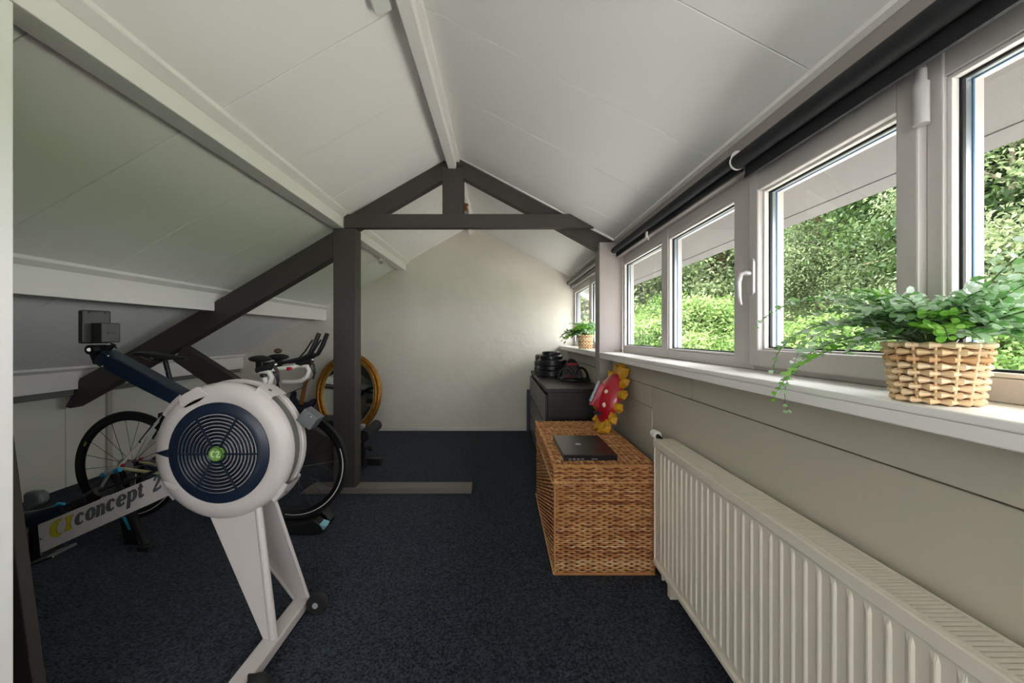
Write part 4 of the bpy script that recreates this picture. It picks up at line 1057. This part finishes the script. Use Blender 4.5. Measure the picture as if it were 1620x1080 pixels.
# ------------------------------------------------------------------ weight bench behind the post
wb = thing('weight_bench', (-1.45, 3.4, 0), 'black weight bench with foam leg rollers behind the truss post', 'weight bench')
MB().tube([at(575, 690, 3.30), at(596, 672, 3.60)], .05, 18).build('foam_roller', 'black_rubber', wb, smooth=True)
MB().tube([at(565, 702, 3.30) , at(577, 690, 3.35)], .012, 10).build('roller_bar', 'metal_grey', wb, smooth=True)
r1 = at(586, 681, 3.48)
MB().box(r1.x - .09, r1.x - .04, 3.42, 3.47, .03, .34).build('upright', 'black_plastic', wb, bevel=.004)
MB().bar((r1.x - .065, 3.445, .30), (r1.x, 3.48, .325), .03, .03).build('roller_arm', 'metal_grey', wb, bevel=.003)
MB().box(r1.x - .09, r1.x + .085, 3.50, 3.56, .0, .065).build('base_foot', 'black_plastic', wb, bevel=.006)
MB().box(r1.x - .09, r1.x - .03, 3.20, 3.56, .0, .05).build('base_rail', 'black_plastic', wb, bevel=.004)
MB().box(r1.x - .16, r1.x - .02, 3.14, 3.20, .0, .065).build('base_foot', 'black_plastic', wb, bevel=.006)
MB().tube([(r1.x - .04, 3.445, .18), (r1.x - .005, 3.445, .18)], .008, 8).tube([(r1.x - .005, 3.445, .18), (r1.x + .03, 3.445, .18)], .024, 14).build('adjuster_knob', 'black_plastic', wb, smooth=True)
MB().box(r1.x - .85, r1.x - .10, 3.30, 3.56, .40, .46).build('seat_pad', 'black_rubber', wb, bevel=.015, bevel_seg=3)
MB().box(r1.x - .86, r1.x - .04, 3.415, 3.475, .345, .395).build('main_beam', 'metal_grey', wb, bevel=.004)
MB().box(r1.x - .80, r1.x - .75, 3.42, 3.47, .03, .35).build('upright', 'black_plastic', wb, bevel=.004)
MB().box(r1.x - .81, r1.x - .74, 3.2, 3.68, .0, .05).build('base_foot', 'black_plastic', wb, bevel=.006)

# ------------------------------------------------------------------ dark plank behind the partition
pl = MB().add([Vector((-1.49, 1.10, 0)), Vector((-1.33, 1.10, 0)), Vector((-1.33, 1.13, 0)), Vector((-1.49, 1.13, 0)),
               Vector((-1.40, .937, .95)), Vector((-1.240, .937, .95)), Vector((-1.240, .967, .95)), Vector((-1.40, .967, .95))],
              [(0, 3, 2, 1), (4, 5, 6, 7), (0, 1, 5, 4), (1, 2, 6, 5), (2, 3, 7, 6), (3, 0, 4, 7)]).build('timber_plank', 'truss_paint', bevel=.003)
tag(pl, 'dark brown timber plank leaning behind the white partition at the left edge', 'plank')

# ------------------------------------------------------------------ ceiling spots
def spot(p, d, label, nm='plastic_white'):
    p = Vector(p); d = Vector(d).normalized()
    t = thing('ceiling_spot', p, label, 'spotlight', 'ceiling spotlights')
    MB().tube([p, p + d * .012], .032, 20).build('base', nm, t, smooth=True)
    MB().tube([p + d * .012, p + d * .03], .008, 10).build('stem', 'chrome', t, smooth=True)
    q = p + d * .03; a = (d + Vector((.2, -.7, -.3))).normalized()
    MB().tube([q, q + a * .02, q + a * .07], [.018, .024, .028], 18).build('shade', nm, t, smooth=True)
    MB().tube([q + a * .0705, q + a * .0715], .022, 16).build('lens', 'metal_grey', t, smooth=True)
    return t
lb = thing('ceiling_lamp', (-.475, 1.52, roof_l(-.475) - .05), 'small white box lamp on the left slope beside the ridge beam', 'lamp')
MB().obox((-.475, 1.47, roof_l(-.475) - .024), (.030, 0, .0171), (0, .055, 0), (-.0114, 0, .018)).build('housing', 'plastic_white', lb, bevel=.004)
MB().obox((-.463, 1.47, roof_l(-.475) - .046), (.024, 0, .0137), (0, .048, 0), (-.002, 0, .003)).build('lens', 'glass', lb, bevel=.001)
spot((-1.31, 4.05, roof_l(-1.31) - .001), (.45, 0, -.9), 'small white spotlight on the left slope beside the far purlin')
spot((-.345, 3.70, 2.483), (0, 0, -1), 'small brass spotlight on the ridge beam behind the king post', 'gold')
# ------------------------------------------------------------------ outdoors
gd = structure(MB().box(1.1, 60, -30, 70, -2.7, -2.6).build('ground', 'grass'), 'grass on the ground outside the house')

structure(MB().box(1.02, 16, -14, 18, -2.6, -2.56).build('bounce_ground', 'bounce_pale'), 'unseen pale ground added to bounce daylight into the room')  # unseen pale surface added as a reflector to brighten the ceiling

def leaves_obj(name, m, parent, cen, nrm, size, val, origin):
    """one mesh of separate bent leaf blades"""
    n = len(cen)
    ref = rng.normal(size=(n, 3)); u = np.cross(nrm, ref); u /= np.linalg.norm(u, axis=1)[:, None] + 1e-9
    w = np.cross(nrm, u); s_ = size[:, None]
    P = np.empty((n, 4, 3))
    P[:, 0] = cen - u * s_; P[:, 1] = cen + w * s_ * .45 + nrm * s_ * .12; P[:, 2] = cen + u * s_ - nrm * s_ * .15; P[:, 3] = cen - w * s_ * .45 + nrm * s_ * .12
    V = (P.reshape(-1, 3) - np.array(origin)).astype(np.float32)
    me = bpy.data.meshes.new(name)
    me.vertices.add(n * 4); me.vertices.foreach_set('co', V.ravel())
    me.loops.add(n * 4); me.loops.foreach_set('vertex_index', np.arange(n * 4, dtype=np.int32))
    me.polygons.add(n); me.polygons.foreach_set('loop_start', np.arange(0, n * 4, 4, dtype=np.int32))
    me.update(calc_edges=True)
    a = me.attributes.new('rnd', 'FLOAT', 'POINT'); a.data.foreach_set('value', np.repeat(val, 4).astype(np.float32))
    me.materials.append(MATS[m])
    o = bpy.data.objects.new(name, me); C.objects.link(o); place(o, origin, parent)
    o['kind'] = 'stuff'
    return o

def tree(nm, x, y, crown, n_cl, n_leaf, ls, m, label, cat, group, bark='bark', trunk_r=.12, cl_r=.5, lean=0., droop=0., shape='oval'):
    """crown = (radius, z_low, z_high)"""
    r, z0, z1 = crown
    base = Vector((x, y, -2.6)); t = thing(nm, base, label, cat, group)
    top = Vector((x + lean, y + lean * .4, z1 - .15 * (z1 - z0)))
    k = 7
    pts = [base.lerp(top, i / k) + Vector((random.uniform(-.06, .06), random.uniform(-.06, .06), 0)) * (i > 0) for i in range(k + 1)]
    tk = MB().tube(pts, [trunk_r * (1 - .8 * i / k) for i in range(k + 1)], 9).build('trunk', bark, t, smooth=True)
    # cluster centres over the crown volume, denser near its surface
    cs = []
    for i in range(n_cl):
        d = rng.normal(size=3); d /= np.linalg.norm(d)
        f = rng.uniform(.25, 1.) ** .5
        zc = (z0 + z1) / 2 + d[2] * f * (z1 - z0) / 2
        rr = r
        if shape == 'cone': rr = r * (1.08 - (zc - z0) / (z1 - z0)) 
        cs.append((x + lean * .6 + d[0] * f * rr, y + d[1] * f * rr, zc))
    cs = np.array(cs)
    bm_ = MB()
    for c in cs[:: max(1, len(cs) // 26)]:
        tt = min(.98, max(.15, (c[2] - .25 * abs(c[0] - x) - (-2.6)) / (top.z + 2.6)))
        p = base.lerp(top, tt); q = Vector(c)
        bm_.tube([p, p.lerp(q, .5) + Vector((0, 0, .12 * r)), q], [trunk_r * .28, trunk_r * .18, trunk_r * .07], 5)
    o = bm_.build('branches', bark, t, smooth=True)
    idx = rng.integers(0, len(cs), n_leaf)
    g = rng.normal(size=(n_leaf, 3)) * cl_r * .72 * np.array([1, 1, .5])
    if droop: g[:, 2] -= np.abs(rng.normal(size=n_leaf)) * droop
    cen = cs[idx] + g
    out = cen - np.array([x, y, (z0 + z1) / 2]); out /= np.linalg.norm(out, axis=1)[:, None] + 1e-6
    nrm = rng.normal(size=(n_leaf, 3)) * .8 + out * .5 + np.array([0, 0, .7]); nrm /= np.linalg.norm(nrm, axis=1)[:, None]
    clv = rng.uniform(-.38, .38, len(cs))
    val = np.clip(.5 + clv[idx] + rng.normal(size=n_leaf) * .2, 0, 1)
    leaves_obj('foliage', m, t, cen, nrm, ls * rng.uniform(.6, 1.2, n_leaf), val, base)
    return t

def txy(px, D): return (px - U0) * D / F, D
G1, G2, G3 = 'shrubs outside the windows', 'trees outside the windows', 'trees of the far wood'
x, y = txy(1105, 9.5); tree('leafy_shrub', x, y, (1.75, -.5, 2.15), 120, 60000, .055, 'leaf_bright', 'big bright green leafy bush outside the two fixed window panes', 'bush', G1, cl_r=.30)
x, y = txy(1010, 12.5); tree('leafy_shrub', x, y, (1.6, -.4, 2.2), 90, 34000, .062, 'leaf_bright', 'bright green bush outside the leftmost pane of the near window', 'bush', G1, cl_r=.32)
x, y = txy(1300, 6.6); tree('leafy_shrub', x, y, (1.2, .1, 1.45), 80, 34000, .042, 'leaf_bright', 'yellow-green shrub low outside the opening sash', 'bush', G1, cl_r=.28)
x, y = txy(1420, 5.6); tree('leafy_shrub', x, y, (1.05, .1, 1.3), 60, 26000, .040, 'leaf_bright', 'yellow-green shrub behind the large potted fern', 'bush', G1, cl_r=.26)
x, y = txy(1570, 5.0); tree('leafy_shrub', x, y, (1.2, .1, 1.25), 60, 26000, .040, 'leaf_bright', 'yellow-green shrub low outside the rightmost pane', 'bush', G1, cl_r=.26)
x, y = txy(1140, 14); tree('pale_tree', x, y, (2.7, .3, 7.5), 170, 70000, .075, 'leaf_pale', 'tall pale green tree behind the bright bush outside the fixed panes', 'tree', G2, cl_r=.42, droop=.35)
x, y = txy(1285, 9.5); tree('weeping_tree', x, y, (1.35, 2.2, 4.6), 64, 40000, .040, 'leaf_pale', 'pale drooping tree with bare lower trunk outside the opening sash', 'tree', G2, cl_r=.28, lean=.3, droop=.5, trunk_r=.09)
x, y = txy(1370, 12.5); tree('dark_tree', x, y, (2.6, .0, 9.), 160, 55000, .08, 'leaf_dark', 'dark green tree filling the gap behind the weeping tree', 'tree', G2, cl_r=.45, droop=.4)
x, y = txy(1405, 8.6); tree('tall_pine', x, y, (1.5, 2.6, 8.), 80, 30000, .055, 'leaf_mid', 'tall tree with straight pale bare trunk outside the opening sash', 'tree', G2, 'bark_pale', .12, .38, droop=.35)
x, y = txy(1600, 5.6); tree('pale_tree', x, y, (1.9, .2, 5.6), 140, 80000, .042, 'leaf_pale', 'pale green feathery tree outside the rightmost pane', 'tree', G2, 'bark_pale', .1, .30, droop=.3)
x, y = txy(1720, 6.0); tree('broad_tree', x, y, (2.6, .2, 7.), 120, 44000, .075, 'leaf_mid', 'broad green tree at the right edge behind the feathery tree', 'tree', G2, cl_r=.42)
x, y = txy(950, 15.); tree('pale_tree', x, y, (2., .2, 6.), 90, 34000, .08, 'leaf_pale', 'pale tree seen through the far bay window', 'tree', G2, cl_r=.42, droop=.3)
far = [(935, 27, 4.2), (1010, 22, 4.0), (1080, 25, 4.5), (1170, 21, 4.0), (1250, 18, 3.6), (1330, 18, 3.8), (1440, 15, 3.6), (1520, 13, 3.4), (1600, 12.5, 3.4), (1700, 11, 3.4), (1830, 10, 3.4)]
names = ['leftmost wood tree behind the far bay window', 'wood tree behind the leftmost pane of the near window', 'wood tree behind the slim mullion', 'wood tree behind the pane beside the window handle', 'wood tree behind the left edge of the opening sash', 'wood tree in the middle of the opening sash', 'wood tree behind the right stile of the opening sash', 'wood tree behind the blue seal of the rightmost pane', 'wood tree behind the feathery tree at the right', 'wood tree just past the right edge of the view', 'wood tree farthest to the right']
for i, ((px, D, r), nm_) in enumerate(zip(far, names)):
    x, y = txy(px, D)
    tree('wood_tree', x, y, (r, -1.0, 11.5 if D < 20 else 14.), 120, 30000, .14, 'leaf_dark' if i % 2 else 'leaf_mid', 'dark green ' + nm_, 'tree', G3, cl_r=.75, trunk_r=.2)
